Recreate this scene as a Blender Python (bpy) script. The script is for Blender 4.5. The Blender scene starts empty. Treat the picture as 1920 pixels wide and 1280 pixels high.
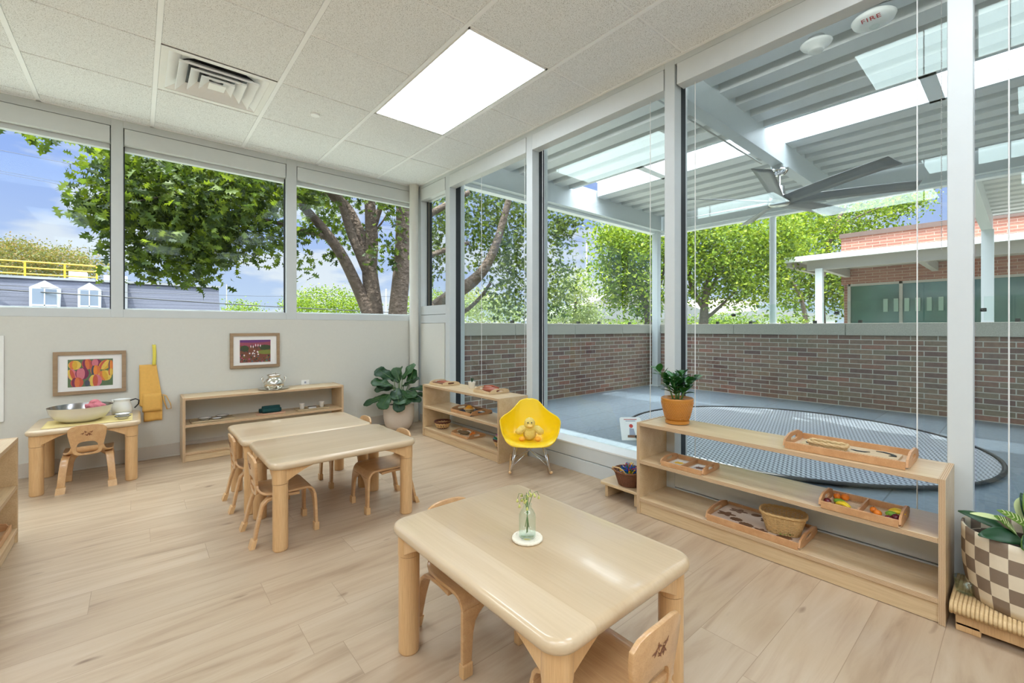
import bpy, bmesh, math, random
from mathutils import Vector, Matrix, Euler
C = bpy.context.scene.collection
PI = math.pi
R = random.Random(7)
V = Vector

# ------------------------------------------------------------------ camera
F, CXP, CYP, YAW, HC = 824.33, 960.0, 614.84, 0.705854, 1.025
cam = bpy.data.cameras.new('camera'); camo = bpy.data.objects.new('camera', cam); C.objects.link(camo)
camo.location = (0, 0, HC); camo.rotation_euler = (PI/2, 0, -YAW)
cam.sensor_width = 36; cam.sensor_fit = 'HORIZONTAL'; cam.lens = 36*F/1920
cam.shift_y = -(640-CYP)/1920 * 1.0
cam.clip_start = .02; cam.clip_end = 500
bpy.context.scene.camera = camo
_s, _c = math.sin(YAW), math.cos(YAW)
def at(u, v, d):                       # a point seen at (u, v), d metres in front of the camera
    r = (u-CXP)/F*d; z = -(v-CYP)/F*d
    return V((r*_c+d*_s, -r*_s+d*_c, HC+z))

# ------------------------------------------------------------------ materials
def nmat(name):
    m = bpy.data.materials.new(name); m.use_nodes = True
    return m, m.node_tree, m.node_tree.nodes['Principled BSDF']
def srgb(c):
    return tuple(((x/255)/12.92 if x/255 <= .04045 else ((x/255+.055)/1.055)**2.4) for x in c)+(1,)
def mat(name, col, rough=.5, metal=0, spec=.5, noise=0, nscale=20, bump=0, trans=0, emis=None, estr=0, coat=0):
    m, nt, b = nmat(name); c = srgb(col)
    b.inputs['Base Color'].default_value = c; b.inputs['Roughness'].default_value = rough
    b.inputs['Metallic'].default_value = metal; b.inputs['Specular IOR Level'].default_value = spec
    b.inputs['Coat Weight'].default_value = coat
    tc = nt.nodes.new('ShaderNodeTexCoord')
    n = nt.nodes.new('ShaderNodeTexNoise'); n.inputs['Scale'].default_value = nscale; n.inputs['Detail'].default_value = 4
    nt.links.new(tc.outputs['Object'], n.inputs['Vector'])
    mx = nt.nodes.new('ShaderNodeMix'); mx.data_type = 'RGBA'
    k = max(noise, .03)
    mx.inputs[6].default_value = tuple(x*(1-k) for x in c[:3])+(1,); mx.inputs[7].default_value = tuple(min(1, x*(1+k)) for x in c[:3])+(1,)
    nt.links.new(n.outputs['Fac'], mx.inputs[0]); nt.links.new(mx.outputs[2], b.inputs['Base Color'])
    if bump:
        bp = nt.nodes.new('ShaderNodeBump'); bp.inputs['Strength'].default_value = bump; bp.inputs['Distance'].default_value = .002
        nt.links.new(n.outputs['Fac'], bp.inputs['Height']); nt.links.new(bp.outputs[0], b.inputs['Normal'])
    if emis:
        b.inputs['Emission Color'].default_value = srgb(emis); b.inputs['Emission Strength'].default_value = estr
    return m
def ramp(nt, fac, stops):
    r = nt.nodes.new('ShaderNodeValToRGB'); el = r.color_ramp.elements
    while len(el) < len(stops): el.new(.5)
    for e, (p, c) in zip(el, stops): e.position = p; e.color = srgb(c)
    nt.links.new(fac, r.inputs[0]); return r.outputs[0]
def mapping(nt, scale, out='Object', rot=(0,0,0), loc=(0,0,0)):
    tc = nt.nodes.new('ShaderNodeTexCoord'); mp = nt.nodes.new('ShaderNodeMapping')
    mp.inputs['Scale'].default_value = scale; mp.inputs['Rotation'].default_value = rot; mp.inputs['Location'].default_value = loc
    nt.links.new(tc.outputs[out], mp.inputs[0]); return mp.outputs[0]
def wood(name, c1, c2, c3, axis=0, freq=1.0, rough=.35, coat=0.0, spec=.5):
    m, nt, b = nmat(name)
    s = [9*freq]*3; s[axis] = .8*freq
    vec = mapping(nt, tuple(s))
    n = nt.nodes.new('ShaderNodeTexNoise'); n.inputs['Scale'].default_value = 3; n.inputs['Detail'].default_value = 6; n.inputs['Distortion'].default_value = .6
    nt.links.new(vec, n.inputs['Vector'])
    col = ramp(nt, n.outputs['Fac'], [(.25, c1), (.55, c2), (.8, c3)])
    s2 = [60*freq]*3; s2[axis] = 3*freq
    n2 = nt.nodes.new('ShaderNodeTexNoise'); n2.inputs['Scale'].default_value = 6; nt.links.new(mapping(nt, tuple(s2)), n2.inputs['Vector'])
    mx = nt.nodes.new('ShaderNodeMix'); mx.data_type = 'RGBA'; mx.blend_type = 'MULTIPLY'; mx.inputs[0].default_value = .35
    nt.links.new(col, mx.inputs[6]); nt.links.new(ramp(nt, n2.outputs['Fac'], [(.3, (215, 200, 185)), (.6, (255, 255, 255))]), mx.inputs[7])
    nt.links.new(mx.outputs[2], b.inputs['Base Color'])
    b.inputs['Roughness'].default_value = rough; b.inputs['Coat Weight'].default_value = coat; b.inputs['Coat Roughness'].default_value = .07
    b.inputs['Specular IOR Level'].default_value = spec
    return m
def boards(name, c1, c2, c3, axis):
    m = wood(name, c1, c2, c3, axis=axis, freq=.35, rough=.28, coat=.5); nt = m.node_tree; b = nt.nodes['Principled BSDF']
    br = nt.nodes.new('ShaderNodeTexBrick'); br.offset = 0; br.inputs['Scale'].default_value = 1; br.inputs['Brick Width'].default_value = 30; br.inputs['Row Height'].default_value = .135; br.inputs['Mortar Size'].default_value = 0
    br.inputs['Color1'].default_value = (0, 0, 0, 1); br.inputs['Color2'].default_value = (1, 1, 1, 1)
    nt.links.new(mapping(nt, (1, 1, 1), rot=(0, 0, PI/2 if axis == 1 else 0), loc=(7.3, .02, 0)), br.inputs['Vector'])
    mx = nt.nodes.new('ShaderNodeMix'); mx.data_type = 'RGBA'; mx.blend_type = 'MULTIPLY'; mx.inputs[0].default_value = 1
    src = b.inputs['Base Color'].links[0].from_socket; nt.links.new(src, mx.inputs[6]); nt.links.new(ramp(nt, br.outputs['Color'], [(0, (240, 234, 226)), (1, (255, 255, 255))]), mx.inputs[7]); nt.links.new(mx.outputs[2], b.inputs['Base Color'])
    for n in nt.nodes:
        if n.type == 'MIX' and n != mx: n.inputs[0].default_value = .15
    return m
def ply_edge(name, axis):                 # thin plywood layers, stacked along one axis
    m, nt, b = nmat(name)
    w = nt.nodes.new('ShaderNodeTexWave'); w.bands_direction = 'XYZ'[axis]; w.inputs['Scale'].default_value = 62; w.inputs['Distortion'].default_value = .6; w.inputs['Detail Scale'].default_value = 2
    nt.links.new(mapping(nt, (1, 1, 1)), w.inputs['Vector'])
    nt.links.new(ramp(nt, w.outputs['Fac'], [(.25, (170, 134, 98)), (.5, (212, 188, 154)), (.8, (202, 174, 138))]), b.inputs['Base Color'])
    b.inputs['Roughness'].default_value = .55
    return m
def leafmat(name, cols, rough=.4, trans=.35, spec=.5, tcol=None):
    m, nt, b = nmat(name)
    g = nt.nodes.new('ShaderNodeNewGeometry')
    col = ramp(nt, g.outputs['Random Per Island'], [(i/(len(cols)-1) if len(cols) > 1 else 0, c) for i, c in enumerate(cols)])
    nt.links.new(col, b.inputs['Base Color']); b.inputs['Roughness'].default_value = rough; b.inputs['Specular IOR Level'].default_value = spec
    if trans:
        t = nt.nodes.new('ShaderNodeBsdfTranslucent')
        mx = nt.nodes.new('ShaderNodeMix'); mx.data_type = 'RGBA'; mx.blend_type = 'MULTIPLY'; mx.inputs[0].default_value = 1
        mx.inputs[7].default_value = srgb(tcol or (235, 245, 120)); nt.links.new(col, mx.inputs[6]); 
        gm = nt.nodes.new('ShaderNodeGamma'); gm.inputs[1].default_value = .75; nt.links.new(mx.outputs[2], gm.inputs[0])
        nt.links.new(gm.outputs[0], t.inputs[0])
        ms = nt.nodes.new('ShaderNodeMixShader'); ms.inputs[0].default_value = trans
        nt.links.new(b.outputs[0], ms.inputs[1]); nt.links.new(t.outputs[0], ms.inputs[2])
        nt.links.new(ms.outputs[0], nt.nodes['Material Output'].inputs[0])
    return m
def glassmat(name, tint=(249, 253, 252), base=.022, gain=.8):
    m, nt, b = nmat(name); nt.nodes.remove(b)
    g = nt.nodes.new('ShaderNodeNewGeometry'); dt = nt.nodes.new('ShaderNodeVectorMath'); dt.operation = 'DOT_PRODUCT'
    nt.links.new(g.outputs['Normal'], dt.inputs[0]); nt.links.new(g.outputs['Incoming'], dt.inputs[1])
    def mth(op, a, bb=None):
        n = nt.nodes.new('ShaderNodeMath'); n.operation = op
        if isinstance(a, (int, float)): n.inputs[0].default_value = a
        else: nt.links.new(a, n.inputs[0])
        if bb is not None:
            if isinstance(bb, (int, float)): n.inputs[1].default_value = bb
            else: nt.links.new(bb, n.inputs[1])
        return n.outputs[0]
    f = mth('ADD', mth('MULTIPLY', mth('POWER', mth('SUBTRACT', 1.0, mth('ABSOLUTE', dt.outputs['Value'])), 5.0), (1-base)*gain), base)
    tr = nt.nodes.new('ShaderNodeBsdfTransparent'); tr.inputs[0].default_value = srgb(tint)
    gl = nt.nodes.new('ShaderNodeBsdfGlossy'); gl.inputs['Roughness'].default_value = .0; gl.inputs[0].default_value = (.82, .95, .87, 1)
    ms = nt.nodes.new('ShaderNodeMixShader'); nt.links.new(f, ms.inputs[0]); nt.links.new(tr.outputs[0], ms.inputs[1]); nt.links.new(gl.outputs[0], ms.inputs[2])
    nt.links.new(ms.outputs[0], nt.nodes['Material Output'].inputs[0])
    return m
def brickmat(name, cols, mortar, bw=.2, rh=.0677, ms=.008, swap=True, rough=.8, offset=.5):
    m, nt, b = nmat(name)
    tc = nt.nodes.new('ShaderNodeTexCoord'); sx = nt.nodes.new('ShaderNodeSeparateXYZ'); nt.links.new(tc.outputs['Object'], sx.inputs[0])
    cb = nt.nodes.new('ShaderNodeCombineXYZ')
    if swap:
        ad = nt.nodes.new('ShaderNodeMath'); ad.operation = 'ADD'; nt.links.new(sx.outputs[0], ad.inputs[0]); nt.links.new(sx.outputs[1], ad.inputs[1])
        nt.links.new(ad.outputs[0], cb.inputs[0]); nt.links.new(sx.outputs[2], cb.inputs[1])
    else:
        nt.links.new(sx.outputs[0], cb.inputs[0]); nt.links.new(sx.outputs[1], cb.inputs[1])
    br = nt.nodes.new('ShaderNodeTexBrick'); br.inputs['Scale'].default_value = 1; br.offset = offset
    br.inputs['Brick Width'].default_value = bw; br.inputs['Row Height'].default_value = rh; br.inputs['Mortar Size'].default_value = ms; br.inputs['Mortar Smooth'].default_value = .1
    br.inputs['Color1'].default_value = (0, 0, 0, 1); br.inputs['Color2'].default_value = (1, 1, 1, 1); br.inputs['Mortar'].default_value = (0, 0, 0, 1)
    nt.links.new(cb.outputs[0], br.inputs['Vector'])
    rc = ramp(nt, br.outputs['Color'], [(i/(len(cols)-1), c) for i, c in enumerate(cols)])
    n = nt.nodes.new('ShaderNodeTexNoise'); n.inputs['Scale'].default_value = 25; nt.links.new(cb.outputs[0], n.inputs['Vector'])
    mu = nt.nodes.new('ShaderNodeMix'); mu.data_type = 'RGBA'; mu.blend_type = 'MULTIPLY'; mu.inputs[0].default_value = .5
    nt.links.new(rc, mu.inputs[6]); nt.links.new(ramp(nt, n.outputs['Fac'], [(.3, (190, 190, 190)), (.7, (255, 255, 255))]), mu.inputs[7])
    mx = nt.nodes.new('ShaderNodeMix'); mx.data_type = 'RGBA'; mx.inputs[7].default_value = srgb(mortar)
    nt.links.new(br.outputs['Fac'], mx.inputs[0]); nt.links.new(mu.outputs[2], mx.inputs[6]); nt.links.new(mx.outputs[2], b.inputs['Base Color'])
    b.inputs['Roughness'].default_value = rough
    bp = nt.nodes.new('ShaderNodeBump'); bp.inputs['Distance'].default_value = .004; bp.inputs['Strength'].default_value = .6; bp.invert = True
    nt.links.new(br.outputs['Fac'], bp.inputs['Height']); nt.links.new(bp.outputs[0], b.inputs['Normal'])
    return m

M = {}
M['wall'] = mat('wall_paint', (211, 210, 201), .75, bump=.05, nscale=60)
M['base'] = mat('baseboard_vinyl', (196, 188, 176), .5)
M['frame'] = mat('window_frame_paint', (204, 209, 208), .38)
M['framew'] = mat('shade_cassette_paint', (212, 216, 214), .4)
M['white'] = mat('white_paint', (236, 236, 232), .4)
M['gasket'] = mat('gasket_rubber', (30, 34, 38), .5)
M['glass'] = glassmat('window_glass', base=.034); M['glassn'] = glassmat('high_window_glass', base=.004, gain=.3)
M['railglass'] = glassmat('railing_glass', (247, 252, 250))
M['maple'] = boards('maple_tabletop', (196, 172, 138), (205, 182, 149), (213, 192, 161), 1)
M['mapley'] = boards('maple_tabletop_cross', (196, 172, 138), (205, 182, 149), (213, 192, 161), 0)
M['leg'] = wood('maple_leg', (204, 162, 112), (214, 174, 124), (220, 184, 136), axis=2, rough=.35, coat=.2)
M['chair'] = wood('maple_plywood_chair', (194, 150, 102), (206, 164, 116), (216, 178, 132), axis=1, rough=.32, coat=.4)
M['birch'] = wood('birch_plywood', (204, 174, 132), (214, 188, 148), (222, 200, 164), axis=0, freq=.5, rough=.38, coat=.25)
M['birchy'] = wood('birch_plywood_long', (204, 174, 132), (214, 188, 148), (222, 200, 164), axis=1, freq=.5, rough=.38, coat=.25)
M['ply_x'] = ply_edge('plywood_edge', 0); M['ply_y'] = ply_edge('plywood_edge_across', 1); M['ply_z'] = ply_edge('plywood_edge_flat', 2)
M['beech'] = wood('beech_tray', (188, 138, 92), (200, 152, 106), (212, 166, 120), axis=1, rough=.4)
M['tray_in'] = wood('tray_floor', (206, 178, 142), (214, 190, 158), (222, 200, 170), axis=1, rough=.5)
M['oak'] = wood('oak_frame', (150, 124, 96), (166, 140, 110), (178, 152, 122), axis=0, rough=.6)
M['pink_board'] = wood('pale_board', (206, 160, 132), (214, 172, 144), (220, 180, 152), axis=0, rough=.5)
M['chrome'] = mat('chrome', (215, 215, 215), .12, 1)
M['silver'] = mat('polished_silver', (222, 218, 208), .12, 1)
M['satin'] = mat('satin_steel', (196, 196, 194), .3, 1)
M['black'] = mat('black_trim', (22, 22, 24), .4)
M['yellow'] = mat('yellow_plastic', (246, 208, 20), .28, coat=.4)
M['plush'] = mat('yellow_plush', (226, 204, 116), .95, noise=.25, nscale=220, bump=1.0)
M['plush_o'] = mat('orange_plush', (236, 170, 60), .9, noise=.15, nscale=200, bump=.8)
M['beak'] = mat('beak_felt', (240, 200, 110), .8)
M['cream'] = mat('cream_plaster', (214, 200, 184), .8, noise=.06, nscale=40)
M['enamel'] = mat('cream_enamel', (222, 218, 206), .25, coat=.4)
M['enamelw'] = mat('white_enamel', (232, 232, 228), .2, coat=.5)
M['pinkcloth'] = mat('pink_cloth', (206, 120, 128), .9, noise=.2, nscale=80, bump=.4)
M['ycloth'] = mat('pale_yellow_cloth', (226, 206, 142), .9, noise=.05, nscale=90)
M['apron'] = mat('yellow_apron_cotton', (232, 182, 96), .9, noise=.08, nscale=60, bump=.2)
M['strap'] = mat('lemon_strap', (232, 218, 92), .85)
M['green_towel'] = mat('dark_green_towel', (22, 66, 66), .95, noise=.25, nscale=120, bump=.6)
M['tan'] = mat('tan_tray', (188, 168, 134), .6)
M['soil'] = mat('soil', (58, 44, 34), .95, noise=.4, nscale=90, bump=.8)
M['orange_pot'] = mat('ochre_ceramic', (188, 124, 44), .35, coat=.3, noise=.06)
M['white_pot'] = mat('white_ceramic', (226, 220, 208), .5)
M['fig'] = leafmat('fiddle_leaf', [(24, 54, 30), (36, 70, 38), (50, 84, 42)], .42, .10, .35)
M['zz'] = leafmat('glossy_leaf', [(30, 74, 34), (44, 96, 42), (58, 112, 54)], .2, .12)
M['stem'] = mat('green_stem', (96, 130, 66), .5)
M['bark'] = mat('bark', (92, 78, 68), .95, noise=.45, nscale=14, bump=1.0)
M['bark'].node_tree.nodes['Bump'].inputs['Distance'].default_value = .05
M['wicker'] = mat('willow_wicker', (206, 168, 112), .6, noise=.2, nscale=60)
M['wickerd'] = mat('brown_wicker', (122, 74, 46), .6, noise=.25, nscale=60)
M['basket_rim'] = mat('dark_basket_rim', (98, 50, 30), .5)
M['basket_tan'] = mat('tan_basket_reed', (222, 186, 130), .6)
M['rush'] = wood('woven_rush', (196, 164, 116), (212, 182, 134), (224, 196, 150), axis=1, freq=2.2, rough=.7)
M['crochet'] = mat('cream_crochet', (232, 222, 200), .95, noise=.1, nscale=200, bump=1)
M['leafgreen'] = mat('felt_green', (84, 112, 36), .9, noise=.2); M['leafgreen2'] = mat('pale_felt_green', (142, 164, 72), .9)
M['brown'] = mat('brown_puzzle_wood', (120, 72, 44), .45); M['brown2'] = mat('red_brown_leather', (158, 78, 48), .45)
M['brown_d'] = mat('cutout_brown', (112, 76, 48), .6)
M['dark'] = mat('dark_slate', (44, 48, 54), .6)
M['paper'] = mat('white_card', (236, 234, 230), .6)
M['red'] = mat('red_print', (190, 52, 44), .5)
M['grey_fig'] = mat('grey_print', (150, 154, 170), .6)
M['plum'] = mat('plum_skin', (96, 24, 36), .25); M['orange'] = mat('orange_skin', (234, 128, 28), .4, bump=.2, nscale=150)
M['carrot'] = mat('carrot_orange', (226, 110, 30), .5)
M['banana'] = mat('banana_yellow', (238, 206, 40), .35); M['lime'] = mat('lime_green', (124, 170, 54), .35)
M['flesh'] = mat('cut_fruit_flesh', (228, 190, 140), .5)
M['tblue'] = mat('toy_blue', (26, 92, 190), .35); M['tred'] = mat('toy_red', (216, 50, 40), .35); M['tyel'] = mat('toy_yellow', (240, 196, 30), .35); M['tgreen'] = mat('toy_green', (20, 120, 70), .35)
M['emit'] = mat('light_diffuser', (255, 255, 255), .5, emis=(232, 243, 255), estr=4.5)
M['steel'] = mat('painted_steel', (196, 202, 204), .45)
M['steelw'] = mat('white_painted_steel', (226, 230, 232), .45)
M['deck'] = mat('metal_deck', (206, 208, 208), .42)
M['concrete'] = mat('exposed_aggregate', (176, 172, 158), .9, noise=.35, nscale=130, bump=.6)
M['purple'] = mat('purple_cloth', (150, 84, 150), .9); M['teal'] = mat('teal_cloth', (96, 164, 176), .9)
M['navy'] = mat('navy_tray_mat', (36, 46, 62), .7)

def ceiling_mat():
    m, nt, b = nmat('acoustic_tile')
    v = mapping(nt, (1, 1, 1))
    n = nt.nodes.new('ShaderNodeTexNoise'); n.inputs['Scale'].default_value = 260; n.inputs['Detail'].default_value = 2; nt.links.new(v, n.inputs['Vector'])
    n2 = nt.nodes.new('ShaderNodeTexVoronoi'); n2.inputs['Scale'].default_value = 120; nt.links.new(v, n2.inputs['Vector'])
    c = ramp(nt, n.outputs['Fac'], [(.33, (170, 170, 168)), (.43, (240, 243, 244)), (.7, (247, 249, 250))])
    d = ramp(nt, n2.outputs['Distance'], [(.10, (90, 84, 76)), (.2, (255, 255, 255))])
    mx = nt.nodes.new('ShaderNodeMix'); mx.data_type = 'RGBA'; mx.blend_type = 'MULTIPLY'; mx.inputs[0].default_value = .45
    nt.links.new(c, mx.inputs[6]); nt.links.new(d, mx.inputs[7]); nt.links.new(mx.outputs[2], b.inputs['Base Color'])
    b.inputs['Roughness'].default_value = .95
    return m
M['tile'] = ceiling_mat(); M['tee'] = mat('ceiling_tee', (250, 252, 254), .4)

def floor_mat():
    m, nt, b = nmat('oak_plank_floor')
    tc = nt.nodes.new('ShaderNodeTexCoord')
    br = nt.nodes.new('ShaderNodeTexBrick'); br.offset = .37; br.offset_frequency = 2
    br.inputs['Scale'].default_value = 1; br.inputs['Brick Width'].default_value = 1.22; br.inputs['Row Height'].default_value = .182
    br.inputs['Mortar Size'].default_value = .0009; br.inputs['Mortar Smooth'].default_value = 0
    br.inputs['Color1'].default_value = (0, 0, 0, 1); br.inputs['Color2'].default_value = (1, 1, 1, 1)
    br.offset = 0
    sx0 = nt.nodes.new('ShaderNodeSeparateXYZ'); nt.links.new(tc.outputs['Object'], sx0.inputs[0])
    dv = nt.nodes.new('ShaderNodeMath'); dv.operation = 'DIVIDE'; dv.inputs[1].default_value = .182; nt.links.new(sx0.outputs[1], dv.inputs[0])
    fl = nt.nodes.new('ShaderNodeMath'); fl.operation = 'FLOOR'; nt.links.new(dv.outputs[0], fl.inputs[0])
    wn_ = nt.nodes.new('ShaderNodeTexWhiteNoise'); wn_.noise_dimensions = '1D'; nt.links.new(fl.outputs[0], wn_.inputs['W'])
    mA = nt.nodes.new('ShaderNodeMath'); mA.operation = 'MULTIPLY_ADD'; mA.inputs[1].default_value = 1.22; nt.links.new(wn_.outputs['Value'], mA.inputs[0]); nt.links.new(sx0.outputs[0], mA.inputs[2])
    cb0 = nt.nodes.new('ShaderNodeCombineXYZ'); nt.links.new(mA.outputs[0], cb0.inputs[0]); nt.links.new(sx0.outputs[1], cb0.inputs[1])
    nt.links.new(cb0.outputs[0], br.inputs['Vector'])
    # grain: noise stretched along X, shifted per plank
    sc = nt.nodes.new('ShaderNodeVectorMath'); sc.operation = 'MULTIPLY'; sc.inputs[1].default_value = (1.0, 9.0, 1.0); nt.links.new(tc.outputs['Object'], sc.inputs[0])
    sh = nt.nodes.new('ShaderNodeVectorMath'); sh.operation = 'SCALE'; sh.inputs['Scale'].default_value = 13; nt.links.new(br.outputs['Color'], sh.inputs[0])
    ad = nt.nodes.new('ShaderNodeVectorMath'); nt.links.new(sc.outputs[0], ad.inputs[0]); nt.links.new(sh.outputs[0], ad.inputs[1])
    n = nt.nodes.new('ShaderNodeTexNoise'); n.inputs['Scale'].default_value = 1.7; n.inputs['Detail'].default_value = 7; n.inputs['Distortion'].default_value = .8; n.inputs['Roughness'].default_value = .58
    nt.links.new(ad.outputs[0], n.inputs['Vector'])
    col = ramp(nt, n.outputs['Fac'], [(.24, (152, 130, 108)), (.38, (176, 153, 128)), (.52, (188, 167, 142)), (.7, (196, 177, 154)), (.85, (178, 156, 132))])
    br2 = ramp(nt, br.outputs['Color'], [(0, (246, 243, 238)), (1, (255, 253, 249))])
    mx = nt.nodes.new('ShaderNodeMix'); mx.data_type = 'RGBA'; mx.blend_type = 'MULTIPLY'; mx.inputs[0].default_value = 1
    nt.links.new(col, mx.inputs[6]); nt.links.new(br2, mx.inputs[7])
    # knots
    sc2 = nt.nodes.new('ShaderNodeVectorMath'); sc2.operation = 'MULTIPLY'; sc2.inputs[1].default_value = (2.2, 6.0, 1.0); nt.links.new(tc.outputs['Object'], sc2.inputs[0])
    kn = nt.nodes.new('ShaderNodeTexNoise'); kn.inputs['Scale'].default_value = 2.1; kn.inputs['Detail'].default_value = 2; nt.links.new(sc2.outputs[0], kn.inputs['Vector'])
    kc = ramp(nt, kn.outputs['Fac'], [(.22, (140, 112, 92)), (.31, (255, 255, 255))])
    m2 = nt.nodes.new('ShaderNodeMix'); m2.data_type = 'RGBA'; m2.blend_type = 'MULTIPLY'; m2.inputs[0].default_value = .75
    nt.links.new(mx.outputs[2], m2.inputs[6]); nt.links.new(kc, m2.inputs[7])
    m3 = nt.nodes.new('ShaderNodeMix'); m3.data_type = 'RGBA'; m3.inputs[7].default_value = srgb((120, 92, 66))
    mf = nt.nodes.new('ShaderNodeMath'); mf.operation = 'MULTIPLY'; mf.inputs[1].default_value = .45; nt.links.new(br.outputs['Fac'], mf.inputs[0])
    nt.links.new(mf.outputs[0], m3.inputs[0]); nt.links.new(m2.outputs[2], m3.inputs[6]); nt.links.new(m3.outputs[2], b.inputs['Base Color'])
    b.inputs['Roughness'].default_value = .36; b.inputs['Specular IOR Level'].default_value = .5
    bp = nt.nodes.new('ShaderNodeBump'); bp.inputs['Distance'].default_value = .0006; bp.inputs['Strength'].default_value = .4
    nt.links.new(n.outputs['Fac'], bp.inputs['Height']); nt.links.new(bp.outputs[0], b.inputs['Normal'])
    return m
M['floor'] = floor_mat()
M['brick'] = brickmat('terrace_brick', [(112, 84, 80), (140, 104, 88), (132, 116, 98), (150, 122, 102), (124, 100, 90), (158, 108, 92)], (186, 180, 168), bw=.24, rh=.0625, ms=.005)
M['brick2'] = brickmat('pink_brick', [(150, 98, 84), (164, 112, 96), (140, 90, 78)], (176, 152, 138), bw=.4, rh=.1, ms=.008)
M['paver'] = brickmat('blue_stone_paver', [(104, 116, 126), (116, 128, 138), (110, 122, 130)], (78, 86, 92), bw=1.1, rh=.56, ms=.004, swap=False, rough=.42)
M['siding'] = brickmat('grey_siding', [(88, 90, 104), (94, 96, 110)], (62, 64, 78), bw=30, rh=.13, ms=.008)
def mesh_mat():
    m, nt, b = nmat('woven_mesh')
    v = mapping(nt, (1, 1, 1), rot=(0, 0, .6))
    w = nt.nodes.new('ShaderNodeTexWave'); w.wave_type = 'BANDS'; w.bands_direction = 'X'; w.inputs['Scale'].default_value = 8.5; w.inputs['Distortion'].default_value = 0
    # zigzag rows: x + triangle(y)
    sx = nt.nodes.new('ShaderNodeSeparateXYZ'); nt.links.new(v, sx.inputs[0])
    pp = nt.nodes.new('ShaderNodeMath'); pp.operation = 'PINGPONG'; pp.inputs[1].default_value = .022; nt.links.new(sx.outputs[1], pp.inputs[0])
    ml = nt.nodes.new('ShaderNodeMath'); ml.operation = 'MULTIPLY_ADD'; ml.inputs[1].default_value = .8; nt.links.new(pp.outputs[0], ml.inputs[0]); nt.links.new(sx.outputs[0], ml.inputs[2])
    cb = nt.nodes.new('ShaderNodeCombineXYZ'); nt.links.new(ml.outputs[0], cb.inputs[0]); nt.links.new(cb.outputs[0], w.inputs['Vector'])
    nt.links.new(ramp(nt, w.outputs['Fac'], [(.26, (58, 64, 72)), (.46, (168, 174, 180)), (1, (182, 188, 194))]), b.inputs['Base Color'])
    b.inputs['Roughness'].default_value = .35
    return m
M['mesh'] = mesh_mat()
def striped(name, a, c, scale, direction='X', dist=0, r=.5, thr=.5):
    m, nt, b = nmat(name)
    w = nt.nodes.new('ShaderNodeTexWave'); w.bands_direction = direction; w.inputs['Scale'].default_value = scale; w.inputs['Distortion'].default_value = dist
    nt.links.new(mapping(nt, (1, 1, 1)), w.inputs['Vector'])
    nt.links.new(ramp(nt, w.outputs['Fac'], [(thr-.08, a), (thr+.08, c)]), b.inputs['Base Color']); b.inputs['Roughness'].default_value = r
    return m
M['check_a'] = mat('cream_check', (222, 208, 182), .75, noise=.05, nscale=60); M['check_b'] = mat('taupe_check', (132, 114, 96), .8, noise=.06, nscale=60)
M['calathea'] = leafmat('variegated_leaf', [(96, 136, 46), (128, 160, 62)], .35, .3)
M['palevein'] = mat('pale_vein', (206, 214, 150), .5)
M['darkleaf'] = leafmat('dark_leaf', [(30, 66, 40), (44, 84, 46)], .3, .15)
M['paleleaf'] = mat('pale_green_leaf', (200, 212, 150), .6)
M['oakleaf'] = leafmat('oak_leaf', [(34, 50, 24), (52, 70, 26), (72, 90, 28), (104, 120, 34)], .5, .45, .3, (230, 235, 110))
M['treeleaf'] = leafmat('bright_leaf', [(52, 76, 18), (84, 110, 24), (110, 134, 34), (142, 156, 58)], .6, .35, .2, (240, 240, 90))
M['paleleaves'] = leafmat('pale_tree_leaf', [(104, 116, 74), (136, 146, 100), (160, 164, 122), (90, 104, 60)], .6, .3, .2)
M['autumn'] = leafmat('brown_green_leaf', [(76, 84, 50), (110, 104, 60), (124, 98, 58), (88, 102, 58)], .6, .3, .2)
M['yrail'] = mat('yellow_rail_paint', (236, 190, 50), .5)
M['ground'] = mat('lawn', (120, 122, 112), .95, noise=.3, nscale=2)  # grey ground, desaturated to keep green bounce off the ceiling
M['slatewall'] = mat('far_wall', (214, 212, 206), .8); M['roofgrey'] = mat('grey_shingles', (138, 134, 136), .9, noise=.15)
M['brown_cop'] = mat('brown_coping', (96, 78, 72), .6)
M['taupe'] = mat('taupe_steel', (172, 166, 160), .6)
M['skylight'] = None

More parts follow.
